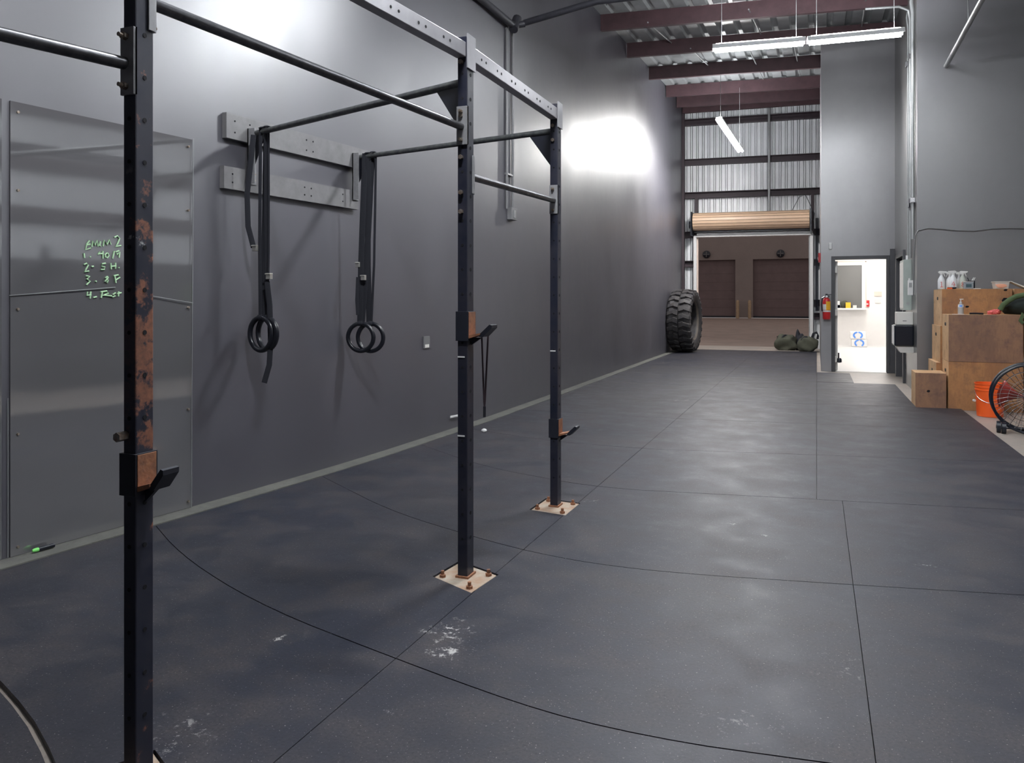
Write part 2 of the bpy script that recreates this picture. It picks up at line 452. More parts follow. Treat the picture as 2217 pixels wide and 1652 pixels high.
def yb(mb, x0, x1, z0, z1, d0, d1):
    mb.hexa([(x0, fy(x0)+d0, z0), (x1, fy(x1)+d0, z0), (x1, fy(x1)+d1, z0), (x0, fy(x0)+d1, z0),
             (x0, fy(x0)+d0, z1), (x1, fy(x1)+d0, z1), (x1, fy(x1)+d1, z1), (x0, fy(x0)+d1, z1)]); return mb
def cgirt(x0, x1, z):
    g = MB(); yb(g, x0, x1, z, z+.17, .125, .155); yb(g, x0, x1, z, z+.02, .02, .125); yb(g, x0, x1, z+.15, z+.17, .02, .125); yb(g, x0, x1, z+.02, z+.05, .02, .035)
    struct('girt', g, M_girt, far)
for z in (6.02, 4.94, 4.04): cgirt(-3.4, .075, z)
for z in (2.97, 2.18): cgirt(-3.4, OX0 - .1, z)
for z in (2.97, 2.18, 1.12, .78): cgirt(OX1 + .1, .075, z)
g = MB(); yb(g, -3.08, -3.0, 3.0, 4.05, .02, .12); struct('column', g, M_girt, far)
g = MB(); yb(g, -.14, -.06, 3.0, 4.05, .02, .12); struct('column', g, M_girt, far)
g = MB(); yb(g, -3.42, -3.34, -.02, 6.6, -.1, .0); struct('column', g, M_girt, far)
p = MB(); p.tube([(-1.17, fy(-1.17) - .03, 3.5), (-1.17, fy(-1.17) - .03, 6.45)], .033, 12)
t = solo('vertical_conduit', p, M_galv, 'pale galvanised pipe running up the corrugated wall above the roll-up door', 'pipe', (-1.17, fy(-1.17), 3.5), smooth=True)
# the roll-up door
dr = bpy.data.objects.new('door_1', None); COL.objects.link(dr); dr['kind'] = 'structure'; dr.matrix_basis = Matrix.Translation((-1.6, 21.6, 0))
r = MB(); n = 18; RC = 3.37; RR = .235
xa, xb = -3.07, -.17
for k in range(n):      # slatted curtain wound on its drum
    a0, a1 = 2*pi*k/n, 2*pi*(k+.86)/n
    for (q0, q1, rr, mi) in ((a0, a1, RR, 0), (a1, 2*pi*(k+1)/n, RR*.93, 1)):
        r.mi = mi
        v = [r.bm.verts.new((xx, fy(xx) - .27 + rr*cos(q), RC + rr*sin(q))) for xx in (xa, xb) for q in (q0, q1)]
        r.face([v[0], v[1], v[3], v[2]])
r.mi = 0
for xx in (xa, xb):
    r.face([r.bm.verts.new((xx, fy(xx) - .27 + RR*.95*cos(2*pi*k/n), RC + RR*.95*sin(2*pi*k/n))) for k in range(n)])
struct('curtain_roll', r, [M_tan, M_tandk], dr)
r = MB()
for xx in (xa - .05, xb + .02): r.box(xx, xx + .03, fy(xx) - .5, fy(xx) + .02, 3.0, 3.62)
struct('end_bracket', r, M_blackp, dr)
r = MB(); r.tube([(-3.12, fy(-3.12) - .2, 3.3), (-3.2, fy(-3.2) - .2, 3.3)], .1, 16); struct('chain_wheel', r, M_blackp, dr, smooth=True)
r = MB(); yb(r, xa, xb, 3.09, 3.145, -.15, -.04); struct('bottom_bar', r, M_blackp, dr)
r = MB(); yb(r, OX0 - .02, OX1 + .06, 2.97, 3.08, -.05, .12); yb(r, OX0 - .02, OX1 + .06, 2.97, 2.995, -.12, -.05); struct('header', r, M_white, dr, bevel=.004)
for (a, b) in ((OX0 - .1, OX0 - .02), (OX1, OX1 + .075)):
    r = MB(); yb(r, a, b, -.02, 3.02, -.08, .14); struct('guide_rail', r, M_white, dr, bevel=.004)
    r = MB(); yb(r, b if a < -2 else a - .03, b + .03 if a < -2 else a, -.02, 3.0, -.02, .1); struct('jamb_strip', r, M_trimb if a < -2 else M_galv, dr)
r = MB(); r.tube([(xb + .1, fy(0) - .3, 3.3), (xb + .12, fy(0) - .3, 3.5), (xb - .1, fy(0) - .25, 4.0), (xb - .25, fy(0) - .22, 3.95), (xb - .42, fy(0) - .2, 3.62)], .008, 6)
struct('pull_cord', r, M_blackp, dr)
r = MB(); r.tube([(xb + .16, fy(0) - .12, 1.0), (xb + .16, fy(0) - .12, 3.4)], .014, 8); r.tube([(xb + .2, fy(0) - .12, 1.0), (xb + .2, fy(0) - .12, 3.4)], .014, 8)
struct('hoist_chain', r, M_blackp, dr)

# ---------------------------------------------------------------- doorway into the lobby
dd = bpy.data.objects.new('door_2', None); COL.objects.link(dd); dd['kind'] = 'structure'; dd.matrix_basis = Matrix.Translation((.74, 15.5, 0))
r = MB()
r.box(DX0 - .065, DX0, 15.47, 15.66, -.02, DZ + .06); r.box(DX1, DX1 + .045, 15.47, 15.66, -.02, DZ + .06); r.box(DX0, DX1, 15.47, 15.66, DZ, DZ + .06)
struct('door_frame', r, M_frame, dd, bevel=.003)
r = MB(); r.box(DX1 + .05, DX1 + .14, 15.49, 15.5, -.02, 2.2); struct('frame_margin', r, M_frame, dd)
for z0 in (1.78, 1.0, .16):
    r = MB(); r.box(DX0 - .004, DX0 + .03, 15.475, 15.62, z0, z0 + .11); struct('hinge', r, M_boff, dd)
r = MB(); r.box(DX0 + .002, DX0 + .045, 15.62, 16.45, 0, 2.0); struct('door_leaf', r, M_lobby, dd)
# second door in the short side wall
d3 = bpy.data.objects.new('door_3', None); COL.objects.link(d3); d3['kind'] = 'structure'; d3.matrix_basis = Matrix.Translation((1.3, 14.35, 0))
r = MB(); r.box(1.36, 1.40, 13.8, 14.9, -.02, 1.99); struct('door_leaf', r, M_frame, d3)
r = MB(); r.box(1.265, 1.41, 13.72, 13.8, -.02, 2.08); r.box(1.265, 1.41, 14.9, 14.98, -.02, 2.08); r.box(1.265, 1.41, 13.8, 14.9, 1.99, 2.08)
struct('door_frame', r, M_frame, d3, bevel=.003)
r = MB(); r.tube([(1.36, 13.9, 1.0), (1.31, 13.9, 1.0), (1.31, 14.02, 1.0)], .011, 8); struct('door_handle', r, M_chrome, d3)

# lobby room
LY = 24.5
w = MB(); w.box(.2, 4.2, LY, LY + .1, -.12, 2.9); struct('wall_lobby_back', w, M_lobby)
w = MB(); w.box(.1, .24, 21.9, LY, -.12, 2.9); w.box(.2, .24, 15.64, 21.9, -.1, 2.9); struct('wall_lobby_left', w, M_lobby)
w = MB(); w.box(2.35, 2.45, 15.64, LY, -.12, 2.9); struct('wall_lobby_right', w, M_lobby)
w = MB(); w.box(.2, 4.2, 15.6, LY, -.1, -.012); w.box(DX0, DX1, 15.5, 15.6, -.1, -.012); struct('floor_lobby', w, M_lobfl)
w = MB(); w.box(.2, 4.2, 15.64, LY, 2.8, 2.9); struct('ceiling_lobby', w, M_lobby)
for y in (17, 19.2, 21.5, 23.4):
    r = MB(); r.box(.9, 2.0, y - .3, y + .3, 2.765, 2.8)
    solo('ceiling_light_panel', r, M_lobl, 'flat white ceiling light inside the bright lobby beyond the doorway', 'light', (1.45, y, 2.765), 'lobby ceiling lights')
wn = bpy.data.objects.new('window_1', None); COL.objects.link(wn); wn['kind'] = 'structure'; wn.matrix_basis = Matrix.Translation((.6, LY, 1))
a, b = (.2, 1.2), (1.05, 2.27)
r = MB(); r.box(a[0], a[1], LY - .03, LY - .005, b[0], b[1]); struct('window_pane', r, M_glass, wn)
r = MB(); r.box(a[0], a[1] + .09, LY - .06, LY, b[1], b[1] + .09); r.box(a[1], a[1] + .09, LY - .06, LY, b[0], b[1]); r.box(a[0], a[1] + .09, LY - .08, LY, b[0] - .06, b[0])
struct('window_frame', r, M_white, wn, bevel=.003)
r = MB(); r.box(a[1] + .09, a[1] + .12, LY - .05, LY, b[0] - .06, b[1] + .12); r.box(a[0], a[1] + .12, LY - .05, LY, b[1] + .09, b[1] + .12)
struct('window_trim', r, M_trimb, wn)
r = MB(); r.box(.96, 1.06, LY - .18, LY - .12, b[0] + .0, b[0] + .08)
solo('small_white_box', r, M_boff, 'small white box at the right corner of the lobby window sill', 'box', (1.01, LY - .15, b[0]))
r = MB(); r.box(.56, .62, LY - .14, LY - .08, b[0], b[0] + .2); r.mi = 1; r.box(.56, .62, LY - .14, LY - .08, b[0] - 0, b[0] + .09)
solo('blue_white_bottle', r, [M_white, M_blue], 'blue and white bottle at the left end of the lobby window sill', 'bottle', (.59, LY - .11, b[0]))
r = MB(); r.blob((.74, LY - .16, b[0] + .1), .1, .06, .11, 3, .2)
solo('dark_bag', r, M_olive, 'dark bag slumped on the lobby window sill', 'bag', (.74, LY - .16, b[0]), smooth=True)
r = MB(); r.box(.77, .9, LY - .29, LY - .24, b[0] + .0, b[0] + .16)
solo('yellow_packet', r, M_yel, 'yellow packet leaning before the dark bag on the lobby sill', 'packet', (.83, LY - .23, b[0]))
w = MB(); w.box(.24, 1.32, LY - .3, LY - .081, b[0] - .045, b[0] - .001); struct('trim_9', w, M_lobby)
r = MB(); r.box(1.27, 1.40, LY - .04, LY, 1.09, 1.27); r.mi = 1; r.box(1.30, 1.37, LY - .045, LY - .04, 1.15, 1.18)
solo('fire_pull_station', r, [M_red, M_white], 'small red fire alarm pull box on the white lobby wall', 'alarm', (1.335, LY, 1.09))
for (z0, z1, hx, lb) in ((1.39, 1.52, .1, 'pale beige thermostat box high on the lobby wall right of the red alarm'), (1.2, 1.31, .075, 'pale switch plate just below the beige thermostat in the lobby')):
    r = MB(); r.box(1.62 - hx, 1.62 + hx, LY - .03, LY, z0, z1)
    solo('thermostat' if hx == .1 else 'switch_plate', r, M_trimb if hx == .1 else M_boff, lb, 'thermostat' if hx == .1 else 'switch', (1.62, LY, z0))
# two shrink-wrapped cases of water bottles with blue swirl prints
for i in range(2):
    cx, cy, z0 = 1.06 + .035*(1 - i), 23.6, i*.215 - .012
    r = MB(); r.box(cx - .2, cx + .2, cy, cy + .27, z0, z0 + .21)
    t = thing('water_case', ('lower' if i == 0 else 'upper') + ' white water bottle case with blue swirl print on lobby floor', 'case', (cx, cy + .13, z0))
    obj('shrink_wrap', r, M_lobby, t, bevel=.02)
    r = MB()
    for sgn in (-1, 1):
        pts = [(cx + sgn*.105*cos(a), cy - .004, z0 + .105 + .085*sin(a)) for a in [radians(-55 + 12*k) for k in range(12)]]
        r.tube(pts, (.004, .022), 8, flat=(0, 1, 0))
    r.tube([(cx - .05, cy - .004, z0 + .188), (cx + .05, cy - .004, z0 + .192)], (.004, .009), 6, flat=(0, 1, 0))
    obj('swirl_print', r, M_blue, t)

# ================================================================ RUBBER MATS
def seam(pts, y):
    return pts
s0 = [(-3.62, 3.52), (-3.0, 3.10), (-2.2, 2.72), (-1.437, 2.50), (-.9, 2.36), (-.602, 2.30), (0.15, 2.385), (.9, 2.5), (1.6, 2.62)]
s1 = [(-3.5, 4.95), (-2.4, 4.2), (-1.415, 3.80), (-1.1, 3.745), (-.738, 3.735), (.155, 3.895), (.852, 4.03), (1.6, 4.19)]
s2 = [(-3.36, 6.3), (-2.4, 5.6), (-1.40, 5.26), (0., 5.475), (.157, 5.49), (1.124, 5.64), (1.6, 5.72)]
s3 = [(-3.25, 7.2), (-2.3, 6.85), (-1.38, 6.78), (0., 7.04), (.7, 7.15), (1.6, 7.33)]
s4 = [(-3.24, 8.7), (-1.38, 8.63), (0., 8.78), (1.6, 8.95)]
s5 = [(-3.24, 10.45), (-1.38, 10.3), (0., 10.45), (1.1, 10.58), (1.6, 10.62)]
s6 = [(-3.24, 12.1), (-1.38, 12.0), (0., 12.2), (1.12, 12.25)]
s7 = [(-3.24, 13.8), (-1.38, 13.7), (0., 13.24), (1.13, 13.32)]
s8 = [(-3.24, 15.6), (-1.38, 15.5), (0., 15.58)]
s9 = [(-3.24, 17.3), (-1.38, 17.3), (0., 17.4)]
s10 = [(-3.24, 19.1), (-1.38, 19.1), (0., 19.15)]
s11 = [(-3.24, 20.78), (-1.38, 20.8), (0., 20.86)]
sm1 = [(-3.75, 2.2), (-2.61, 1.872), (-1.977, 1.594), (-1.4, 1.2), (.15, .9), (1.6, 1.0)]
sm2 = [(-3.78, -.8), (1.6, -.8)]
sm3 = [(-3.82, -2.6), (1.6, -2.6)]
sm4 = [(-3.84, -4.6), (1.6, -4.6)]
def interp(sm, x):
    return sum(interp0(sm, x + d) for d in (-.3, -.15, 0, .15, .3))/5
def interp0(sm, x):
    if x <= sm[0][0]: 
        (a, b), (c, d) = sm[0], sm[1]; return b + (d-b)*(x-a)/(c-a)
    for (a, b), (c, d) in zip(sm, sm[1:]):
        if x <= c: return b + (d-b)*(x-a)/(c-a)
    return sm[-1][1]
def mat_poly(lo, hi, x0, x1, g=.003, n=14, gx=.0015, gx1=.0015):
    """outline between two seams and two x edges, inset by half the gap"""
    def edge(sm, s):
        xa0 = x0(interp(sm, -2)) if callable(x0) else x0; xa1 = x1
        q = []
        for i in range(n+1):
            x = xa0 + gx + (xa1 - xa0 - gx - gx1)*i/n; q.append((x, interp(sm, x) + s*g))
        return q
    return edge(lo, 1) + edge(hi, -1)[::-1]
LW = lambda y: wx(y) + .125
def ledge(y): return LW(y)
plates = {}
rows = [(sm4, sm3), (sm3, sm2), (sm2, sm1), (sm1, s0), (s0, s1), (s1, s2), (s2, s3), (s3, s4), (s4, s5), (s5, s6), (s6, s7), (s7, s8), (s8, s9), (s9, s10), (s10, s11)]
rown = ['behind the camera', 'second row behind the camera', 'at the very front edge', 'nearest the camera', 'second row from the camera', 'third row from the camera', 'fourth row from the camera', 'fifth row from the camera',
        'sixth row from the camera', 'seventh row from the camera', 'eighth row from the camera', 'ninth row from the camera', 'tenth row, before the tyre', 'eleventh row, beside the tyre', 'last row, at the roll-up door sill']
PLQ = [[(-1.68, 3.30), (-1.655, 3.545), (-1.400, 3.435), (-1.425, 3.175)], [(-1.655, 4.565), (-1.65, 4.86), (-1.405, 4.83), (-1.408, 4.52)], [(-1.89, 1.53), (-1.78, 1.74), (-1.57, 1.63), (-1.68, 1.42)]]
def in_gap(v): return False
cutter = MB()
for q in PLQ: cutter.hexa([(x, y, -.015) for x, y in q] + [(x, y, .1) for x, y in q])
cut = obj('cutter', cutter, M_dark)
def make_mat(poly, label, group='black rubber floor mats'):
    cx = sum(p[0] for p in poly)/len(poly); cy = sum(p[1] for p in poly)/len(poly)
    mb = MB(); mb.prism([(x - cx, y - cy) for x, y in poly], 'z', -.0195, 0)
    near = any(abs(q[0][0] - cx) < 1.6 and abs(q[0][1] - cy) < 1.6 for q in PLQ)
    o = obj('rubber_mat', mb, M_rub); o.location = (cx, cy, 0)
    tag(o, label, 'floor mat', group)
    if near:
        md = o.modifiers.new('notch', 'BOOLEAN'); md.object = cut; md.operation = 'DIFFERENCE'; md.solver = 'EXACT'
        bpy.context.view_layer.update()
        me = bpy.data.meshes.new_from_object(o.evaluated_get(bpy.context.evaluated_depsgraph_get()))
        o.modifiers.clear(); o.data = me
    return o
for i, (lo, hi) in enumerate(rows):
    for c in range(3):
        if c == 0:
            n = 14; P = []
            for (sm, sg, rev) in ((lo, 1, False), (hi, -1, True)):
                xa = LW(interp(sm, -3.5)); xa = LW(interp(sm, xa)); q = []
                for k in range(n+1):
                    x = xa + (-1.42 - .0015 - xa)*k/n; q.append((x, interp(sm, x) + sg*(.013 if (i == 3 and sg > 0) or (i == 2 and sg < 0) else .003)))
                P += q[::-1] if rev else q
            # follow the wall between the two row seams
            ya, yb2 = P[-1][1], P[0][1]
            for k in range(1, 6):
                y = ya + (yb2 - ya)*k/6; P.append((LW(y), y))
            make_mat(P, 'black rubber mat along the left wall, ' + rown[i])
        elif c == 1:
            xr = .155 if i <= 5 else 0.0
            make_mat(mat_poly(lo, hi, -1.42, xr, gx1=.0045 if i <= 3 else .0015), 'black rubber mat in the middle column, ' + rown[i])
        else:
            xl = .155 if i <= 5 else 0.0
            if i <= 8: make_mat(mat_poly(lo, hi, xl, 1.6, gx=.0045 if i <= 3 else .0015), 'black rubber mat in the right column, ' + rown[i])
            elif i in (9, 10): make_mat(mat_poly(lo, hi, xl, 1.12), 'black rubber mat in the right column, ' + rown[i])
            elif i == 11: make_mat([(.0045, 13.30), (.54, 13.31), (.54, 15.02), (.0045, 15.01)], 'short black rubber mat ending before the lobby doorway')
bpy.data.objects.remove(cut)

# ================================================================ GLOSSY SHEETS ON THE LEFT WALL
def sheet(y0, y1, z1, label, name='glossy_sheet'):
    t = thing(name, label, 'wall panel', (wx((y0+y1)/2), (y0+y1)/2, 0))
    mb = smooth_wall(y0 + .004, y1 - .004, .008, z1, .008, .006, 24); obj('panel', mb, M_sheet, t, smooth=True)
    for y in (y0 + .04, y1 - .04):
        for z in (.05, .62, 1.25, 1.85, z1 - .05):
            s = MB(); s.tube([(wx(y) + .006, y, z), (wx(y) + .017, y, z)], .007, 10); obj('screw', s, M_bolt, t)
    return t
sheetA = sheet(2.753, 3.845, 2.295, 'dark glossy wall sheet with green handwriting, behind the nearest post')
sheetB = sheet(1.6, 2.72, 2.295, 'dark glossy wall sheet cut off at the left edge of the photo')
for (pa, pb) in (((17, 862), (17, 1207)), ((419, 300), (414, 1098)), ((330, 641), (418, 656)), ((20, 640), (250, 622))):
    r = MB(); A, B = onwall(*pa, .016), onwall(*pb, .016); r.tube([A, B], .0022, 6); obj('panel_edge_strip', r, M_galv, sheetA)
# handwriting
def cp(x, y): return onwall(x/3.304, 400 + y/3.304, .0125)
ST = [[(640,400),(620,425),(612,465),(650,453)], [(618,432),(646,425)], [(657,445),(664,404),(678,434),(694,399),(700,442)], [(718,405),(712,437),(722,440)], [(738,440),(745,398),(764,430),(782,394),(792,428)],
      [(818,377),(840,366),(856,385),(842,420),(828,442),(866,436)],
      [(600,490),(604,524)], [(643,514),(648,517)], [(714,480),(700,496),(738,492)], [(735,474),(736,528)], [(765,488),(752,500),(754,518),(768,522),(778,508),(772,491),(765,488)], [(817,474),(806,528)], [(852,472),(828,480),(836,500),(856,482),(852,522)],
      [(600,572),(620,562),(632,575),(616,603),(607,622),(636,618)], [(654,586),(670,584)], [(756,562),(729,566),(730,585),(750,589),(746,607),(722,607)], [(792,560),(796,605)], [(826,558),(826,602)], [(792,585),(830,580)], [(848,592),(853,595)],
      [(614,652),(641,656),(622,675),(645,690),(619,716)], [(680,690),(690,691)], [(768,656),(755,664),(773,684),(766,700),(752,692),(774,662),(768,656)], [(820,648),(829,702)], [(812,652),(846,645),(858,662),(828,682)],
      [(626,765),(622,791),(652,788)], [(649,764),(644,814)], [(668,807),(692,801)], [(731,766),(724,810)], [(720,768),(764,760),(776,775),(738,790),(800,796)], [(826,773),(808,784),(826,795),(803,803)], [(849,763),(846,798)], [(838,780),(868,772)]]
r = MB()
for st in ST:
    r.tube([cp(*q) for q in st], .0044, 6)
obj('handwriting', r, M_green, sheetA, label='green handwritten workout notes')

# ================================================================ PULL-UP RIG
P1, P2, P3, P0 = (-1.712, 1.617), (-1.545, 3.378), (-1.539, 4.73), (-2.15, .15)
rig = thing('pull_up_rig', 'black steel pull-up rig bolted to floor and to the left wall', 'exercise rig', (P2[0], P2[1], 0))
HT = 2.53
def upright(P, sx, sy, m, plate, hz=(0, 3), label=None):
    x, y = P; mb = MB(); mb.box(x - sx/2, x + sx/2, y - sy/2, y + sy/2, .0, HT)
    bev(mb, .004); mb.mi = 1; h = mb; z = .18
    while z < HT - .02:
        if not (.05 < z < .0): h.tube([(x + sx/2 - .003, y, z), (x + sx/2 + .0012, y, z)], .0065 if P is P1 else .0085, 12)
        h.tube([(x, y - sy/2 - .0012, z), (x, y - sy/2 + .003, z)], .006, 10)
        z += .1145
    o = obj('upright', mb, [m, M_hole], rig, label=label)
    h = MB(); h.box(x - sx/2 + .006, x + sx/2 - .006, y - sy/2 + .006, y + sy/2 - .006, HT - .002, HT + .001); obj('open_top', h, M_hole, o)
    if plate:
        b = MB(); b.hexa([(u, v, -.019) for u, v in plate] + [(u, v, -.004) for u, v in plate]); bp = obj('base_plate', b, M_plate, rig, bevel=.002, label='rusty cream floor plate')
        cx = sum(u for u, v in plate)/4; cy = sum(v for u, v in plate)/4
        for (u, v) in plate:
            u2, v2 = cx + (u - cx)*.74, cy + (v - cy)*.74
            bl = MB(); bl.lathe([(.016, -.004), (.016, .008), (.009, .009), (.009, .026)], (u2, v2, 0), 6); obj('anchor_bolt', bl, M_rust, bp)
        wd = MB(); wd.box(x - sx/2 - .008, x + sx/2 + .008, y - sy/2 - .008, y + sy/2 + .008, -.004, .006); obj('weld_collar', wd, M_rust, o)
    return o
def grow(q, k=.94):
    cx = sum(u for u, v in q)/4; cy = sum(v for u, v in q)/4
    return [(cx + (u - cx)*k, cy + (v - cy)*k) for u, v in q]
upright(P1, .043, .062, M_rpost, grow(PLQ[2]), label='upright with orange rust and chipped paint')
upright(P2, .05, .075, M_post, grow(PLQ[0])); upright(P3, .05, .075, M_post, grow(PLQ[1])); upright(P0, .05, .075, M_post, None)
# top beams between uprights
def beam(A, B, z0, z1, th, name, m, ea=.04, eb=.04):
    A, B = Vector((*A, 0)), Vector((*B, 0)); u = (B - A).normalized(); w = Vector((u.y, -u.x, 0)) * th/2
    a, b = A + u*ea, B - u*eb
    mb = MB(); mb.hexa([a - w + Vector((0, 0, z0)), b - w + Vector((0, 0, z0)), b + w + Vector((0, 0, z0)), a + w + Vector((0, 0, z0)), a - w + Vector((0, 0, z1)), b - w + Vector((0, 0, z1)), b + w + Vector((0, 0, z1)), a + w + Vector((0, 0, z1))])
    bev(mb, .003); mb.mi = 1
    L = (b - a).length; h = mb; s = .09
    while s < L - .05:
        for ds in (0, .055):
            c = a + u*(s + ds) + w + Vector((0, 0, (z0+z1)/2)); n = w.normalized()
            h.tube([c - n*.002, c + n*.0015], .0065, 10)
        s += .2
    return obj(name, mb, [m, M_hole], rig)
M_beam = mat('beam_painted_sheen', (.36, .355, .375), .3, metal=.3, noise=.15, nscale=12)  # black steel lightened to grey: the lamp sheen is painted into the colour
beam(P1, P2, 2.43, 2.5, .05, 'top_beam', M_beam); beam(P2, P3, 2.43, 2.5, .05, 'top_beam', M_beam); beam(P0, P1, 2.43, 2.5, .05, 'top_beam', M_beam)
for P in (P1, P2, P3):
    b = MB(); b.box(P[0] + .026, P[0] + .032, P[1] - .045, P[1] + .045, 2.38, 2.54); obj('beam_plate', b, M_beam, rig)
# pull-up bars along the rig
def pbar(A, B, za, zb, ra=.017, offA=.03, offB=.03, hasA=True, hasB=True):
    A, B = Vector((*A, za)), Vector((*B, zb)); u = (B - A).normalized()
    mb = MB(); mb.tube([A + u*offA, B - u*offB], ra, 18); o = obj('pull_up_bar', mb, M_bar, rig, smooth=True)
    for (Q, z, s, has) in ((A, za, 1, hasA), (B, zb, -1, hasB)):
        if not has: continue
        sy = .031 if abs(Q.y - P1[1]) < .1 else .0375; sx = .0215 if abs(Q.y - P1[1]) < .1 else .025
        y = Q.y + s*sy
        pl = MB(); pl.box(Q.x - sx - .002, Q.x + sx + .002, min(y, y + s*.008), max(y, y + s*.008), z - .085, z + .095); pl.box(Q.x + sx, Q.x + sx + .006, min(y, y - s*.022), max(y, y - s*.0), z - .085, z + .095)
        po = obj('bar_flange', pl, M_zincp, o, bevel=.001)
        for dz in (-.062, .07):
            bt = MB(); bt.tube([(Q.x - .004, y + s*.006, z + dz), (Q.x - .004, y + s*.02, z + dz)], .0105, 6); bt.tube([(Q.x - .004, y + s*.02, z + dz), (Q.x - .004, y + s*.032, z + dz)], .006, 8)
            obj('hex_bolt', bt, M_bolt, o)
pbar(P0, P1, 1.93, 1.93); pbar(P1, P2, 2.115, 2.107); pbar(P2, P3, 1.885, 1.922)
# crossbars to the wall with gussets, wall boards
def cross(P, pxw, yw_z, post_z):
    W = yw_z; A = Vector((P[0] - .02, P[1], post_z)); B = Vector(W); u = (B - A).normalized()
    mb = MB(); mb.tube([A, B], .019, 16); o = obj('crossbar', mb, M_xbar, rig, smooth=True)
    uh = Vector((u.x, u.y, 0)).normalized(); w = Vector((-uh.y, uh.x, 0))*.004
    for (Q, s) in ((A, 1), (B, -1)):
        a = Q + uh*s*.01 + Vector((0, 0, .012)); b2 = a + uh*s*.20 + Vector((0, 0, s*u.z*.2)); c = a + Vector((0, 0, -.235))
        g = MB(); v = [g.bm.verts.new(q + k*w) for k in (-1, 1) for q in (a, b2, c)]
        for q in ((0, 1, 2), (5, 4, 3), (0, 3, 4, 1), (1, 4, 5, 2), (2, 5, 3, 0)): g.face([v[i] for i in q])
        obj('gusset', g, M_dark, rig)
    return o, B
X1 = onwall(548, 290, .05); X2 = onwall(772, 341, .05)
cb1, B1 = cross(P2, 548, X1, 2.325); cb2, B2 = cross(P3, 772, X2, 2.365)
for B in (B1, B2):
    x, y = wx(B[1]), B[1]
    b = MB(); b.box(x + .035, x + .045, y - .04, y + .04, B[2] - .34, B[2] + .03); b.box(x + .035, x + .095, y - .04, y - .034, B[2] - .34, B[2] + .03); br = obj('wall_bracket', b, M_zincp, rig, bevel=.001)
    for dz in (-.31, -.27, -.03, .0):
        for dy in (-.02, .02):
            h = MB(); h.tube([(x + .044, y + dy, B[2] + dz), (x + .052, y + dy, B[2] + dz)], .007, 8); obj('lag_bolt', h, M_bolt, br)
# two painted boards on the wall
for (y0, y1, z0, z1) in ((4.08, 5.62, 2.35, 2.515), (4.06, 5.44, 2.02, 2.165)):
    mb = MB(); n = 10
    for k in range(n):
        ya, yb3 = y0 + (y1-y0)*k/n, y0 + (y1-y0)*(k+1)/n
        mb.hexa([(wx(ya), ya, z0), (wx(ya) + .036, ya, z0), (wx(yb3) + .036, yb3, z0), (wx(yb3), yb3, z0), (wx(ya), ya, z1), (wx(ya) + .036, ya, z1), (wx(yb3) + .036, yb3, z1), (wx(yb3), yb3, z1)])
    o = obj('wall_board', mb, M_board, rig)
    h = MB()
    for y in (y0 + .07, y0 + .2, y0 + .75, y0 + .82, y1 - .2):
        for z in (z0 + .045, z1 - .045):
            h = MB(); h.tube([(wx(y) + .034, y, z), (wx(y) + .0385, y, z)], .006, 8); obj('screw_head', h, M_hole, o)
# assorted through-bolts on the middle and far posts
for (P, zs) in ((P2, (2.16, 1.80, 1.71, 2.41, 1.965)), (P3, (2.39, 2.30, 1.99))):
    for z in zs:
        bt = MB(); bt.tube([(P[0] - .005, P[1] - .037, z), (P[0] - .005, P[1] - .052, z)], .0115, 6); obj('hex_bolt', bt, M_bolt, rig)
bt = MB(); bt.tube([(P1[0] - .012, P1[1] - .03, .935), (P1[0] - .012, P1[1] - .062, .935)], .013, 6); obj('hex_bolt', bt, M_bolt, rig)
for (P, z) in ((P2, 1.03), (P2, .66), (P3, .975)):
    bt = MB(); bt.box(P[0] - .024, P[0] + .012, P[1] - .0395, P[1] - .037, z - .003, z + .004); obj('tape_mark', bt, M_white, rig, label='thin white mark on the post')

# J-hooks (lift off the posts)
def jhook(P, sx, sy, zt, zb, label, rusty=True, arm=.1):
    t = thing('barbell_hook', label, 'barbell hook', (P[0], P[1], zb), 0, 'barbell hooks on the rig posts')
    x, y = P; e = .006
    s = MB()
    s.box(x + sx/2, x + sx/2 + e, y - sy/2 - e, y + sy/2 + e, zb, zt); s.box(x - sx/2, x + sx/2, y - sy/2 - e, y - sy/2, zb, zt); s.box(x - sx/2, x + sx/2, y + sy/2, y + sy/2 + e, zb, zt)
    s.box(x - sx/2 - e, x - sx/2, y - sy/2 - e, y + sy/2 + e, zb, zt)
    s.mi = 1; s.box(x + sx/2 + e, x + sx/2 + e + .002, y - sy/2, y + sy/2, zb + .02, zt - .003)
    obj('sleeve', s, [M_dark, M_rust if rusty else M_dark], t, bevel=.001)
    x1 = x + sx/2 + e
    a = MB(); a.prism([(x1, zb + .012), (x1 + arm*.5, zb + .03), (x1 + arm*.5, zb + .038), (x1, zb + .026)], 'y', y - sy/2, y + sy/2)
    obj('shelf', a, M_rust, t, label='rust-orange hook shelf')
    a = MB(); a.prism([(x1 + arm*.45, zb + .02), (x1 + arm*.62, zb + .02), (x1 + arm, zb + .062), (x1 + arm, zb + .075), (x1 + arm*.9, zb + .078), (x1 + arm*.5, zb + .036)], 'y', y - sy/2 + .004, y + sy/2 - .004)
    obj('lip', a, M_dark, t)
    a = MB(); a.prism([(x1, zb - .02), (x1 + arm*.45, zb + .016), (x1, zb + .014)], 'y', y - .006, y + .006); obj('rib', a, M_dark, t)
    return t
jhook(P1, .045, .064, .888, .775, 'rust-orange barbell hook on the nearest post', arm=.085)
jhook(P2, .052, .077, 1.243, 1.105, 'barbell hook with black lip, highest of the three, on the middle post', arm=.115)
jhook(P3, .052, .077, .548, .43, 'barbell hook low on the farthest post of the rig', arm=.115)

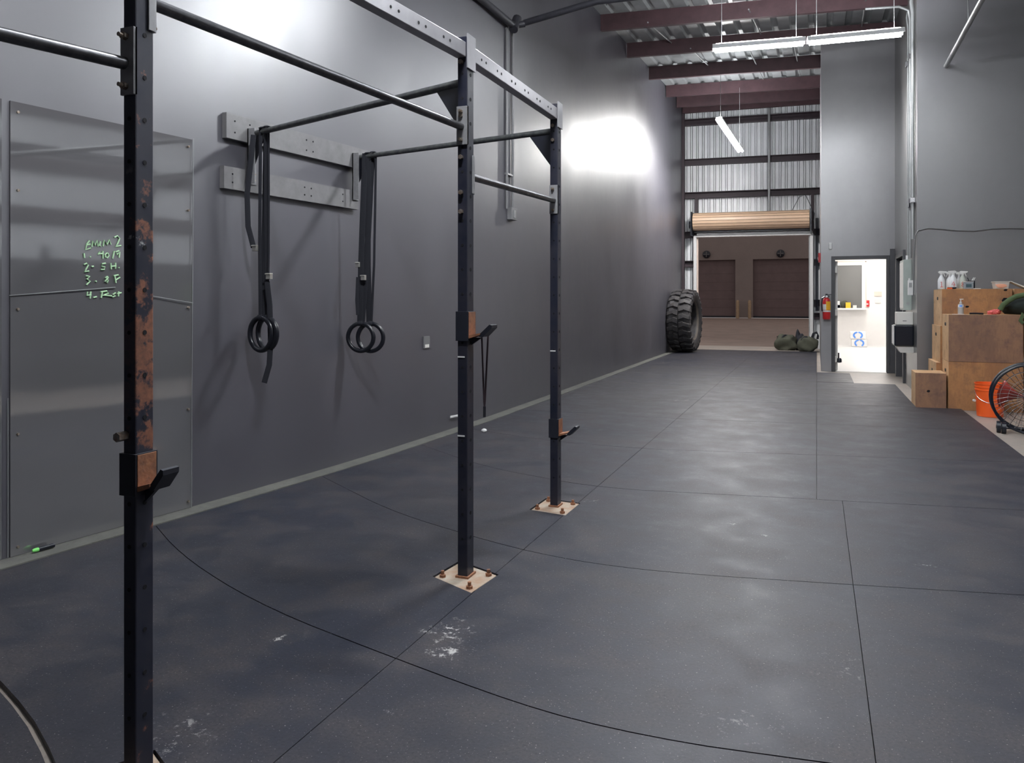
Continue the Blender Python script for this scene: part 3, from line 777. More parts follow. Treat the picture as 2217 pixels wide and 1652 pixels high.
# ================================================================ GYMNASTIC RINGS
def ring(cx, cy, cz, R, rz, top, straps, label, group, tail=None, buckle=None, tw=.018, tilt=0.):
    t = thing('gymnastic_ring', label, 'gymnastic ring', (cx, cy, cz - R), 0, group)
    rb = MB(); u = Vector((cos(rz), sin(rz), 0)); n = 40
    rb.tube([Vector((cx, cy, cz)) + u*(R*cos(2*pi*k/n)) + Vector((0, 0, R*sin(2*pi*k/n))) for k in range(n)], .0175, 12, closed=True)
    obj('ring', rb, M_ring, t, smooth=True)
    for (dx, dy, w, bx) in straps:
        s = MB(); a = Vector((cx + dx*.25, cy + dy*.25, cz + R - .014)); b = Vector((top[0] + dx, top[1] + dy, top[2] + .02))
        m1 = a.lerp(b, .35) + Vector((dx*.25, dy*.25, 0)) + Vector((bx, 0, 0)); m2 = a.lerp(b, .7) + Vector((dx*.15, dy*.15, 0)) + Vector((bx*.6, 0, 0))
        s.tube([a, m1, m2, b], (w, .0016), 8, flat=(cos(rz*.0 + .2), sin(.2), 0)); obj('strap', s, M_strap, t)
    s = MB(); s.tube([(top[0] - .0, top[1] - .028, top[2] + .018), (top[0], top[1] - .015, top[2] + .026), (top[0], top[1] + .015, top[2] + .026), (top[0], top[1] + .028, top[2] + .018)], (.02, .003), 8, flat=(1, 0, 0)); obj('strap_loop', s, M_strap, t)
    s = MB(); s.tube([(cx - .02*cos(rz), cy - .02*sin(rz), cz + R), (cx + .02*cos(rz), cy + .02*sin(rz), cz + R)], .02, 12); obj('strap_wrap', s, M_strap, t)
    if tail:
        s = MB(); s.tube(tail, (.018, .0016), 8, flat=(.9, .4, 0)); obj('loose_strap_end', s, M_strap, t)
    if buckle:
        s = MB(); bx, by, bz = buckle; s.box(bx - .017, bx + .017, by - .014, by + .014, bz - .02, bz + .02); s.tube([(bx - .02, by - .018, bz + .014), (bx + .02, by - .018, bz + .014)], .005, 8)
        obj('cam_buckle', s, M_buck, t, bevel=.003, label='bright metal cam buckle')
    return t
def ptbar(A, B, px):    # point on a bar at picture column px
    A, B = Vector(A), Vector(B); lo, hi = 0., 1.
    for _ in range(40):
        mid = (lo+hi)/2; q = A.lerp(B, mid); X = q.x*PC + q.y*PN; Z = -q.x*PN + q.y*PC
        if CX + F*X/Z > px: lo = mid
        else: hi = mid
    return q
A1 = Vector((P2[0] - .02, P2[1], 2.325)); A2 = Vector((P3[0] - .02, P3[1], 2.365))
def atpt(px, py, q):    # same depth as q
    Z = -q.x*PN + q.y*PC; return at(px, py, Z)
q = ptbar(A1, B1, 570); c = atpt(565, 723, q)
ring(c[0], c[1], c[2], .108, -.2, q, [(-.012, -.012, .012, 0), (.016, .010, .020, 0)], 'black ring hanging on the nearer crossbar, the fuller and nearer of that pair', 'rings on the nearer crossbar',
     tail=[atpt(549, 536, q), atpt(537, 490, q), atpt(535, 420, q), atpt(543, 350, q), atpt(549, 292, q)], buckle=atpt(553, 537, q))
q = ptbar(A1, B1, 579); c = atpt(570, 722, q); c = (c[0] + .0, c[1] + .04, c[2])
ring(c[0], c[1], c[2], .103, -.3, q, [(-.02, .01, .016, 0), (.006, .004, .008, .004)], 'black ring half hidden behind its twin, with a loose strap end below', 'rings on the nearer crossbar',
     tail=[atpt(578, 610, q), atpt(584, 660, q), atpt(586, 740, q), atpt(583, 790, q), atpt(572, 829, q)], buckle=atpt(583, 598, q))
q = ptbar(A2, B2, 797); c = atpt(781, 730, q)
ring(c[0], c[1], c[2], .108, .12, q, [(-.02, -.012, .024, 0), (.03, .012, .024, 0)], 'black ring on the farther crossbar, left of that overlapping pair', 'rings on the farther crossbar',
     tail=[atpt(776, 600, q), atpt(774, 650, q), atpt(776, 682, q)], buckle=atpt(775, 573, q))
q = ptbar(A2, B2, 808); c = atpt(795, 731, q); c = (c[0], c[1] + .05, c[2])
ring(c[0], c[1], c[2], .108, .12, q, [(-.05, .01, .024, 0), (.03, -.01, .010, .005)], 'black ring on the farther crossbar, right of that overlapping pair', 'rings on the farther crossbar',
     buckle=atpt(787, 601, q))

# jump rope looped over the middle hook
j = Vector((P2[0] + .09, P2[1] - .0, 1.135))
t = thing('jump_rope', 'thin dark rope hanging in a narrow loop from the middle barbell hook', 'rope', (j.x, j.y, .7))
s = MB(); top = [at(1043, 722, 3.72), at(1048, 870, 3.72), at(1049, 899, 3.72), at(1050, 870, 3.72), at(1057, 722, 3.72)]
top[0] = (top[0][0], top[0][1], 1.128); top[-1] = (top[-1][0], top[-1][1], 1.14)
s.tube(top, .0045, 8); obj('cord', s, M_girt, t)
s = MB(); s.tube([at(1049, 880, 3.72), at(1049, 903, 3.72)], .007, 8); obj('cord_end', s, M_strap, t)

# small things by the left wall
o = onwall(922, 741, 0.)
s = MB(); s.box(o[0], o[0] + .012, o[1] - .06, o[1] + .06, o[2] - .055, o[2] + .055); s.mi = 1; s.box(o[0] + .0, o[0] + .014, o[1] - .04, o[1] + .04, o[2] - .05, o[2] - .02)
solo('outlet_plate', s, [M_gpipe, M_boff], 'small grey outlet cover on the left wall beyond the rings', 'outlet', (o[0], o[1], o[2] - .055))
s = MB(); a = onwall(975, 903, .02); b = onwall(996, 899, .02); s.tube([a, b], (.012, .003), 8, flat=(0, 0, 1))
solo('white_strip', s, M_white, 'small white strip stuck low on the left wall beside the middle post', 'strip', a)
s = onz(1048, 936, 0)
r = MB(); r.blob((s[0], s[1], .018), .028, .022, .02, 2, .15, 12, 8, floor=0)
solo('chalk_ball', r, M_white, 'small white chalk lump on the mat near the left wall', 'chalk', (s[0], s[1], 0), smooth=True)
a = Vector(onz(70, 1193, .02)); b = Vector(onz(117, 1180, .02)); t = thing('marker_pen', 'black marker pen with lime green tip lying on the curb by the wall', 'marker', (a.x, a.y, .006))
d = (b - a).normalized(); r = MB(); r.tube([a + d*.03, b], .011, 12); obj('barrel', r, M_blackp, t, smooth=True)
r = MB(); r.tube([a, a + d*.01, a + d*.032], [.006, .01, .011], 12); obj('cap', r, M_lime, t, smooth=True)
# wall conduits with junction box
t = thing('wall_conduit', 'pair of grey painted conduits dropping to a box on the left wall', 'conduit', (-3.36, 8.6, 2.2))
for (pa, pb) in (((1096, 62), (1097, 452)), ((1108, 62), (1110, 452))):
    A, B = onwall(*pa, .02), onwall(*pb, .02); r = MB(); r.tube([A, (B[0], B[1], A[2]), B], .016, 12); obj('conduit', r, M_gpipe, t, smooth=True)
for py in (378,):
    A = onwall(1103, py, .02); r = MB(); r.box(A[0] - .02, A[0] + .01, A[1] - .1, A[1] + .1, A[2] - .01, A[2] + .01); obj('strap_clip', r, M_galv, t)
A = onwall(1104, 464, .0); r = MB(); r.box(A[0], A[0] + .06, A[1] - .09, A[1] + .09, A[2] - .07, A[2] + .07); obj('junction_box', r, M_gpipe, t, bevel=.004)
r = MB(); r.box(A[0] + .06, A[0] + .066, A[1] - .03, A[1] + .03, A[2] - .045, A[2] + .045); obj('cover_plate', r, M_zincp, t)

# ================================================================ PIPES OVERHEAD
t = thing('sprinkler_pipe', 'dark pipe running along the left wall then across the room overhead', 'pipe', (-3.3, 8.65, 4.5))
r = MB(); r.tube([(wx(y) + .07, y, 4.5) for y in (-5.9, -3, 0, 2, 4, 6, 8.5)] + [(-3.29, 8.62, 4.52), (-3.2, 8.66, 4.54)], .04, 14); obj('wall_run', r, M_bpipe, t, smooth=True)
r = MB(); r.tube([(-3.2, 8.66, 4.55), (-2.28, 8.5, 4.62), (-1.0, 8.68, 4.66), (4.15, 8.9, 4.8)], .038, 14); obj('cross_run', r, M_bpipe, t, smooth=True)
r = MB(); r.tube([(-3.3, 8.55, 4.45), (-3.3, 8.68, 4.62)], .055, 12); obj('elbow', r, M_bpipe, t, smooth=True)
r = MB()
for x in (-2.2, 0, 2): r.tube([(x, 8.6, 4.6), (x, 8.6, roofz(8.6) + .25)], .006, 6)
obj('hanger_rod', r, M_galv, t)
t = thing('branch_pipe', 'single pipe running overhead into the grey wall above the boxes', 'pipe', (1.655, 12.2, 4.5))
r = MB(); r.tube([(1.655, 12.2, 4.5), (1.655, 8.9, 4.52)], .03, 12); obj('pipe', r, M_galv, t, smooth=True)
r = MB(); r.tube([(1.64, 10.4, 4.52), (1.62, 10.4, roofz(10.4) + .2)], .006, 6); obj('hanger_rod', r, M_galv, t)
# conduits at the corner, joined by couplings
t = thing('corner_conduit', 'bright vertical conduits running down the wall corner to the grey panel box', 'conduit', (1.26, 12.5, 1.9))
for (x, y, r_, z0) in ((1.268, 12.75, .018, 1.9), (1.268, 12.42, .026, 2.15), (1.27, 13.05, .014, 1.9)):
    r = MB(); r.tube([(x, y, z0), (x, y, 5.35), (x - .02, y - .02, 5.5)] + ([(x - .15, y - .05, 5.56), (x - .6, y - .1, 5.57)] if r_ == .018 else [(x, y, 5.6)]), r_, 12); obj('conduit', r, M_galv, t, smooth=True)
for (y, z) in ((12.75, 4.83), (12.75, 2.69), (12.42, 2.7), (13.05, 4.8)):
    r = MB(); r.box(1.235, 1.299, y - .05, y + .05, z - .035, z + .035); obj('strap_clip', r, M_chrome, t, bevel=.004)
r = MB(); r.box(1.23, 1.299, 12.5, 12.66, 2.62, 2.74); obj('junction_box', r, M_blackp, t, bevel=.004)
# cable across the corner wall
pts = [ony(px, py, 12.18) for px, py in ((1978, 640), (1979, 560), (1981, 512), (1988, 499), (2010, 494), (2040, 496), (2070, 499), (2110, 500), (2150, 495), (2185, 494), (2240, 495))]
r = MB(); r.tube(pts, .009, 8)
solo('wall_cable', r, M_gpipe, 'thin grey cable sagging across the corner wall above the bottles', 'cable', pts[2], smooth=True)
# electrical panel
t = thing('electrical_panel', 'tall grey-green electrical panel box on the side wall by the doorway', 'panel box', (1.25, 13.1, 1.15))
r = MB(); r.box(1.195, 1.3, 12.86, 13.42, 1.14, 1.885); obj('enclosure', r, M_panel, t, bevel=.004)
r = MB(); r.box(1.188, 1.195, 12.9, 13.38, 1.17, 1.85); obj('cover', r, M_boff, t, bevel=.002)  # off-white paints in the white light this face reflects
r = MB(); r.tube([(1.25, 12.852, 1.24), (1.25, 12.86, 1.24)], .022, 14); obj('knockout', r, M_galv, t)
r = MB(); r.tube([(1.25, 12.95, 1.885), (1.25, 12.95, 1.95)], .02, 10); obj('conduit_hub', r, M_white, t)
t = thing('thermostat', 'small white thermostat with tiny screen in front of the panel box', 'thermostat', (1.25, 12.5, 1.35))
r = MB(); r.box(1.215, 1.3, 12.46, 12.54, 1.36, 1.57); obj('housing', r, M_white, t, bevel=.003)
r = MB(); r.box(1.225, 1.262, 12.455, 12.46, 1.47, 1.535); obj('screen', r, M_galv, t)
r = MB(); r.box(1.222, 1.24, 12.47, 12.5, 1.57, 1.6); obj('clip', r, M_white, t)
# paper towel dispenser
t = thing('towel_dispenser', 'black and white paper towel dispenser on the side wall under the panel box', 'dispenser', (1.2, 12.7, .55))
r = MB(); r.box(1.08, 1.3, 12.62, 12.9, .93, 1.115); obj('top_housing', r, M_boff, t, bevel=.01, label='white top part')
r = MB(); r.box(1.045, 1.3, 12.56, 12.9, .625, .93); obj('front_cover', r, M_blackp, t, bevel=.02, label='glossy black cover')
r = MB(); r.box(1.038, 1.046, 12.57, 12.88, .65, .92); obj('edge_trim', r, M_white, t, bevel=.003)
r = MB(); r.prism([(1.07, .625), (1.3, .625), (1.3, .53), (1.13, .53)], 'y', 12.6, 12.88); obj('paper_tray', r, M_boff, t)
r = MB(); r.box(1.16, 1.21, 12.615, 12.622, .985, .992); obj('brand_strip', r, M_blackp, t)
# tiny white sensor and red alarm near the lobby door
r = MB(); r.box(.205, .262, 15.46, 15.5, 2.215, 2.335)
solo('door_sensor', r, M_white, 'small white sensor box high on the wall left of the lobby doorway', 'sensor', (.233, 15.5, 2.215), bevel=.01)
r = MB(); r.box(.03, .075, 16.4, 16.52, 2.02, 2.2); r.mi = 1; r.box(.022, .03, 16.43, 16.49, 2.06, 2.12)
solo('alarm_strobe', r, [M_red, M_white], 'red and white alarm strobe at the wall corner right of the roll-up door', 'alarm', (.05, 16.46, 2.02))
# extinguisher
ex = .17; t = thing('fire_extinguisher', 'red fire extinguisher with yellow label on the wall left of the lobby doorway', 'fire extinguisher', (ex, 15.42, .93))
r = MB(); r.lathe([(.055, .935), (.066, .95), (.066, 1.25), (.055, 1.3), (.03, 1.325), (.022, 1.345)], (ex, 15.42, 0), 24); obj('cylinder', r, M_red, t, smooth=True)
def arc(mb, r_, z0, z1, a0, a1, c):
    n = 14; pr = None
    for k in range(n+1):
        a = radians(a0 + (a1-a0)*k/n); cur = [mb.bm.verts.new((c[0] + r_*cos(a), c[1] + r_*sin(a), z)) for z in (z0, z1)]
        if pr: mb.face([pr[0], cur[0], cur[1], pr[1]])
        pr = cur
r = MB(); arc(r, .0675, 1.105, 1.26, 262, 345, (ex, 15.42)); obj('label_panel', r, M_yel, t, label='yellow label')
r = MB(); arc(r, .0675, 1.105, 1.21, 195, 262, (ex, 15.42)); arc(r, .0675, 1.07, 1.098, 190, 350, (ex, 15.42)); obj('white_band', r, M_white, t, label='white label strip')
r = MB(); r.box(ex - .03, ex + .05, 15.40, 15.43, 1.345, 1.362); r.prism([(ex - .01, 1.362), (ex + .085, 1.385), (ex + .085, 1.395), (ex - .01, 1.38)], 'y', 15.405, 15.43); obj('valve_handle', r, M_blackp, t)
r = MB(); r.tube([(ex, 15.39, 1.35), (ex, 15.36, 1.352)], .02, 14); obj('gauge', r, M_white, t)
r = MB(); r.tube([(ex - .03, 15.40, 1.35), (ex - .075, 15.39, 1.32), (ex - .085, 15.39, 1.2), (ex - .075, 15.39, 1.08)], .011, 8); obj('hose', r, M_blackp, t)
r = MB(); r.box(ex - .02, ex + .02, 15.48, 15.5, 1.0, 1.4); obj('bracket', r, M_blackp, t)
# door stop
t = thing('door_holder', 'small black kick-down door holder at the foot of the lobby door', 'door holder', (.37, 15.62, .15))
r = MB(); r.lathe([(.02, .14), (.045, .15), (.045, .2), (.03, .225)], (.385, 15.55, 0), 16); obj('cap', r, M_blackp, t, smooth=True)
r = MB(); r.tube([(.375, 15.56, .2), (.375, 15.57, .32)], .014, 8); obj('stem', r, M_girt, t)

# ================================================================ LAMPS
def shop_light(A, B, label, tubemat, hang=True, w=.075):
    A, B = Vector(A), Vector(B); u = (B - A).normalized(); v = Vector((-u.y, u.x, 0)).normalized(); L = (B - A).length
    up = u.cross(v); up = up if up.z > 0 else -up
    t = thing('shop_light', label, 'light', tuple((A + B)/2), 0, 'hanging strip lights'); 
    h = MB()
    def P(s, a, c): return A + u*s + v*a + up*c
    pr = [(-w, .0), (-w*.8, .055), (-w*.35, .075), (w*.35, .075), (w*.8, .055), (w, .0), (w - .004, -.002), (w*.78, .05), (-w*.78, .05), (-w + .004, -.002)]
    VA = [h.bm.verts.new(P(0, a, c)) for a, c in pr]; VB = [h.bm.verts.new(P(L, a, c)) for a, c in pr]
    for i in range(len(pr)): h.face([VA[i], VA[(i+1) % 10], VB[(i+1) % 10], VB[i]])
    h.face(VA[::-1]); h.face(VB); obj('housing', h, M_lampw, t)
    for s in (-.04, .04):
        e = MB(); e.tube([P(.03, s, -.008), P(L - .03, s, -.008)], .026, 12); obj('led_tube', e, tubemat, t, smooth=True)
    e = MB(); e.hexa([P(.05, -.03, .0755), P(L-.05, -.03, .0755), P(L-.05, .03, .0755), P(.05, .03, .0755), P(.05, -.03, .077), P(L-.05, -.03, .077), P(L-.05, .03, .077), P(.05, .03, .077)])
    obj('added_uplight', e, M_up, t)
    if hang:
        c = MB()
        for s in (.12, L - .12):
            q = P(s, 0, .075); c.tube([q, (q.x, q.y, roofz(q.y) + .02)], .004, 6)
        obj('hanging_wire', c, M_galv, t)
    return t
LZ = 4.8; LY_ = 4.4
shop_light((-1.36, 11.29, LZ), (-.14, 11.42, LZ), 'long strip light hanging across the room, left half of the visible pair', M_tube)
shop_light((-.12, 11.425, LZ), (1.08, 11.56, LZ + .02), 'long strip light hanging across the room, right half by the corner', M_tube)
shop_light((-1.94, 17.16, 5.13), (-1.64, 18.9, 4.73), 'short tilted strip light hanging in front of the corrugated far wall', M_tube2)
for (y, lb) in ((6.25, 'row above the far post of the rig'), (2.4, 'row above the near post of the rig')):
    shop_light((-1.45, y, LY_), (-.75, y + .06, LY_), 'strip light out of frame overhead, left one, ' + lb, M_tube3)
    shop_light((1.2, y + .25, LZ), (2.4, y + .35, LZ), 'added fill strip light out of frame overhead, far right, ' + lb, M_tube)  # unseen extra lamp, added to light the right wall and post faces

# ================================================================ PLYWOOD BOXES
def plybox(x0, x1, y0, y1, z0, z1, label, front, side, hole=True, group='plywood jump boxes'):
    t = thing('plyo_box', label, 'plywood box', ((x0+x1)/2, y0, z0), 0, group)
    b = MB(); b.box(x0 + .001, x1 - .001, y0 + .018, y1, z0 + .001, z1 - .001); obj('carcass', b, side, t, bevel=.002)
    b = MB(); b.box(x0 + .002, x1 - .002, y0, y0 + .018, z0 + .001, z1 - .001); obj('front_panel', b, front, t, bevel=.002)
    if hole:
        b = MB(); b.tube([(x0 + .001, (y0+y1)/2 - .05, z1 - .12), (x0 + .001, (y0+y1)/2 + .05, z1 - .12)], (.003, .02), 12, flat=(1, 0, 0)); obj('hand_hole', b, M_hole, t)
    return t
def knot(t, px, py, y, w=.018, h=.014):
    q = ony(px, py, y - .001); b = MB(); b.blob(q, w, .002, h, 5, .2, 12, 8); obj('front_hand_hole', b, M_hole, t)
t = plybox(1.118, 1.452, 10.66, 11.1, -.02, .41, 'smallest plywood box, on the floor at the left end of the stack', M_plyd, M_plyl, hole=False); knot(t, 2010, 847, 10.66)
plybox(1.47, 2.235, 10.63, 11.14, -.02, .555, 'lower front plywood box behind the orange bucket', M_ply, M_plyl)
plybox(1.47, 2.235, 10.63, 11.14, .556, 1.118, 'upper front plywood box with dark stained face, holding the sanitizer', M_plyd, M_plyl)
plybox(2.245, 3.0, 10.63, 11.14, -.02, .555, 'lower front plywood box behind the fan at the right edge', M_ply, M_plyl, False)
plybox(2.245, 3.0, 10.63, 11.14, .556, 1.122, 'upper front plywood box at the right edge under the backpack', M_ply, M_plyl, False)
plybox(1.41, 2.2, 11.2, 11.96, -.02, .50, 'lowest plywood box of the rear stack', M_ply, M_plyl)
plybox(1.455, 2.22, 11.2, 11.96, .501, .965, 'middle plywood box of the rear stack', M_ply, M_plyl)
t = plybox(1.474, 2.24, 11.2, 11.96, .966, 1.43, 'top plywood box of the rear stack carrying the spray bottles', M_ply, M_plyl)
knot(t, 2094, 664, 11.2, .02, .012); knot(t, 2177, 628, 11.2, .02, .012); knot(t, 2177, 650, 11.2, .04, .028)
plybox(2.26, 3.02, 11.2, 11.96, -.02, .50, 'lowest rear plywood box at the right edge', M_ply, M_plyl, False)
plybox(2.26, 3.02, 11.2, 11.96, .501, .965, 'middle rear plywood box at the right edge', M_ply, M_plyl, False)
t = plybox(2.26, 3.02, 11.2, 11.96, .966, 1.43, 'top rear plywood box at the right edge under the clear tub', M_ply, M_plyl, False)

# ---- things on the rear stack (z=1.43)
ZT = 1.43; YB = 11.36
def strokes(mb, segs, cx, cz, s, y, r=.004):
    for st in segs: mb.tube([(cx + a*s, y, cz + b*s) for a, b in st], (.0015, r), 6, flat=(0, 1, 0))
DIG = {'1': [[(-.4, .7), (0, 1), (0, -1)], [(-.5, -1), (.5, -1)]], '4': [[(.1, 1), (-.6, -.2), (.6, -.2)], [(.25, .6), (.2, -1)]], '8': [[(0, 0), (.45, .5), (0, 1), (-.45, .5), (0, 0), (.5, -.5), (0, -1), (-.5, -.5), (0, 0)]]}
def spray(px, y, h, label, digit=None, side=1, tint=None, wd=.042, trig='R'):
    x = ony(px, 600, y)[0]
    t = thing('spray_bottle', label, 'spray bottle', (x, y, ZT), 0, 'spray bottles on the boxes')
    b = MB(); b.lathe([(wd*.92, ZT), (wd, ZT + .01), (wd, ZT + h*.45), (wd*.86, ZT + h*.56), (wd*.42, ZT + h*.72), (wd*.36, ZT + h*.78)], (x, y, 0), 20); obj('bottle', b, tint or M_wplast, t, smooth=True)
    b = MB(); b.lathe([(wd*.42, ZT + h*.77), (wd*.42, ZT + h*.86)], (x, y, 0), 16)
    s = side
    b.prism([(x - s*.028, ZT + h*.86), (x + s*.030, ZT + h*.86), (x + s*.055, ZT + h*.92), (x + s*.058, ZT + h*.98), (x - s*.02, ZT + h), (x - s*.038, ZT + h*.95)], 'y', y - .012, y + .012)
    b.prism([(x + s*.02, ZT + h*.87), (x + s*.032, ZT + h*.87), (x + s*.045, ZT + h*.70), (x + s*.038, ZT + h*.69)], 'y', y - .005, y + .005)
    obj('trigger_head', b, M_white, t, bevel=.002)
    if digit:
        b = MB(); strokes(b, DIG[digit], x - .002, ZT + h*.26, h*.14, y - wd - .002, .0035); obj('number_mark', b, M_redink, t, label='red handwritten number')
    return t
spray(2038, YB, .232, 'white spray bottle marked 1 in red, leftmost on the boxes', '1', 1)
spray(2056.5, YB + .12, .228, 'unmarked white spray bottle partly hidden left of the bottle marked 4', None, -1)
spray(2063.5, YB, .235, 'white spray bottle marked 4 in red on the boxes', '4', -1, wd=.045)
spray(2076, YB + .13, .222, 'slim white spray bottle standing behind the one marked 8', None, 1, wd=.03)
spray(2084, YB, .23, 'white spray bottle marked 8 in red, right end of the row', '8', 1, wd=.04, tint=mat('greenish_white_plastic', (.5, .52, .46), .4))
q = ony(2061, 624, 11.27); r = MB(); r.lathe([(.018, 0), (.052, 0), (.052, .022), (.018, .022)], (q[0], 11.265, ZT), 20, cap=False)
t = thing('tape_roll', 'black and orange roll of tape lying before the spray bottles', 'tape', (q[0], 11.265, ZT)); obj('roll', r, M_blackp, t, smooth=True)
r = MB(); r.box(q[0] - .062, q[0] - .005, 11.205, 11.222, ZT, ZT + .016); obj('loose_end', r, M_orange, t, label='orange tape end')
q = ony(2096, 610, 11.3); x = q[0]
t = thing('storage_cup', 'small clear box of dark items with white pens behind, right of spray bottles', 'container', (x, 11.3, ZT))
r = MB(); r.box(x - .052, x + .052, 11.25, 11.33, ZT, ZT + .085); obj('clear_box', r, mat('smoky_clear_plastic', (.30, .34, .38), .2), t, bevel=.004)
r = MB(); r.box(x - .03, x + .03, 11.245, 11.25, ZT + .02, ZT + .06); obj('contents', r, mat('teal_contents', (.06, .11, .13), .5), t)
r = MB(); r.box(x - .055, x + .055, 11.245, 11.335, ZT + .085, ZT + .092); obj('rim', r, M_white, t)
r = MB(); r.box(x - .0, x + .085, 11.345, 11.42, ZT, ZT + .105)
solo('pen_cup', r, M_blackp, 'black cup holding pens behind the small clear box', 'cup', (x + .03, 11.38, ZT), bevel=.004)
for (dx, k) in ((.055, .02), (.072, .02), (.02, -.015)):
    r = MB(); r.tube([(x + dx, 11.38, ZT + .1065), (x + dx + k, 11.38, ZT + .145)], .005, 8)
    solo('pen', r, M_white if k > 0 else M_blackp, {.055: 'white pen, left of the two leaning in the black cup', .072: 'white pen, right of the two leaning in the black cup', .02: 'black pen leaning left in the black cup'}[dx], 'pen', (x + dx, 11.38, ZT + .1065), 'pens in the black cup')
q = ony(2114, 625, 11.3); r = MB(); r.box(q[0] - .04, q[0] + .04, 11.25, 11.33, ZT, ZT + .008)
solo('white_card', r, M_white, 'small white card lying on the boxes right of the pen cup', 'card', (q[0], 11.29, ZT))
r = MB(); q = ony(2079, 625, 11.22); r.box(q[0] - .05, q[0] + .035, 11.205, 11.243, ZT, ZT + .006)
solo('cream_wipe', r, M_plyl, 'cream paper flat on the box edge before the bottles', 'paper', (q[0], 11.22, ZT))
a, b = ony(2151, 625, 11.4)[0], ony(2182, 625, 11.4)[0]
t = thing('storage_tub', 'translucent plastic tub with orange contents on the boxes at right', 'container', ((a+b)/2, 11.4, ZT))
M_tub = mat('milky_plastic', (.62, .58, .55), .35)
r = MB(); r.hexa([(a+.01, 11.32, ZT), (b-.01, 11.32, ZT), (b-.01, 11.5, ZT), (a+.01, 11.5, ZT), (a, 11.3, ZT + .085), (b, 11.3, ZT + .085), (b, 11.52, ZT + .085), (a, 11.52, ZT + .085)]); obj('tub', r, M_tub, t, bevel=.005)
r = MB(); r.box(a - .006, b + .006, 11.294, 11.526, ZT + .085, ZT + .093); obj('rim', r, M_boff, t)
r = MB(); r.blob(((a+b)/2 - .01, 11.308, ZT + .04), .06, .006, .028, 4, .25, 14, 8); obj('contents', r, mat('peach_contents', (.85, .42, .28), .5), t)
r = MB(); r.prism([(b + .01, ZT + .09), (b + .02, ZT + .095), (b + .20, ZT + .012), (b + .18, ZT + .001)], 'y', 11.31, 11.5)
solo('tub_lid', r, M_boff, 'pale lid leaning against the translucent tub', 'lid', (b + .1, 11.4, ZT), bevel=.003)

# ---- things on the front stack (z=1.118)
ZF = 1.118
q = ony(2080, 678, 10.85); x, y = q[0], 10.85
t = thing('sanitizer_bottle', 'clear pump bottle with blue and white label on the front boxes', 'pump bottle', (x, y, ZF))
r = MB(); r.lathe([(.030, ZF), (.032, ZF + .01), (.032, ZF + .1), (.026, ZF + .122), (.011, ZF + .135)], (x, y, 0), 20); obj('bottle', r, mat('gel_clear_plastic', (.42, .40, .38), .12, spec=.8), t, smooth=True)
r = MB(); arc(r, .0328, ZF + .085, ZF + .118, 200, 340, (x, y)); obj('label_wrap', r, M_white, t)
r = MB(); arc(r, .0334, ZF + .09, ZF + .112, 235, 290, (x, y)); obj('label_print', r, M_blue, t)
r = MB(); r.lathe([(.013, ZF + .133), (.013, ZF + .15), (.005, ZF + .151), (.005, ZF + .178)], (x, y, 0), 12); r.box(x - .012, x + .028, y - .008, y + .008, ZF + .178, ZF + .188); obj('pump', r, M_white, t)
r = MB(); r.box(x - .1, x + .02, 10.72, 10.80, ZF, ZF + .004); solo('paper_slip', r, M_boff, 'flat white slip before the sanitizer bottle', 'paper', (x - .05, 10.76, ZF))
a, b = ony(2099, 677, 10.75), ony(2129, 677, 10.75)
t = thing('box_cutter', 'black flat tool lying on the front boxes right of the sanitizer', 'tool', (a[0], 10.75, ZF))
r = MB(); r.tube([(a[0], 10.75, ZF + .012), (a[0] + .07, 10.75, ZF + .013), (b[0], 10.75, ZF + .009)], (.011, .016), 10, flat=(0, 0, 1)); obj('handle', r, M_blackp, t, smooth=True)
r = MB(); q = ony(2154, 672, 10.85)
for (dx, dz, rr, sd) in ((-.045, .018, .04, 1), (0, .03, .045, 2), (.03, .035, .04, 3)): r.blob((q[0] + dx, 10.85, ZF + dz), rr, .05, .03, sd, .35, 18, 12, floor=ZF)
solo('coral_cloth', r, M_pink, 'crumpled coral cloth on the front boxes beside the backpack', 'cloth', (q[0], 10.85, ZF), smooth=True)
q = ony(2206, 665, 10.9)
t = thing('backpack', 'green and black backpack slumped on the front boxes at right edge', 'backpack', (q[0], 10.9, 1.122))
r = MB(); r.blob((q[0] + .13, 10.93, 1.122 + .085), .30, .17, .14, 8, .14, 28, 16, floor=1.123); obj('bag_body', r, M_dgrn, t, smooth=True)
r = MB(); p0 = ony(2164, 672, 10.76); pts = [ony(a_, b_, 10.745) for a_, b_ in ((2165, 671), (2172, 660), (2185, 650), (2200, 642), (2222, 638))]
r.tube(pts, (.028, .03), 12, flat=(0, 1, 0)); obj('green_flap', r, M_grn, t, smooth=True, label='green top flap')
r = MB(); pts = [ony(a_, b_, 10.615) for a_, b_ in ((2219, 672), (2214, 684), (2209, 694), (2216, 700))]
pts[0] = (pts[0][0], 10.70, 1.135); r.tube(pts, (.003, .02), 8, flat=(0, 1, 0)); obj('hanging_strap', r, M_grn, t)

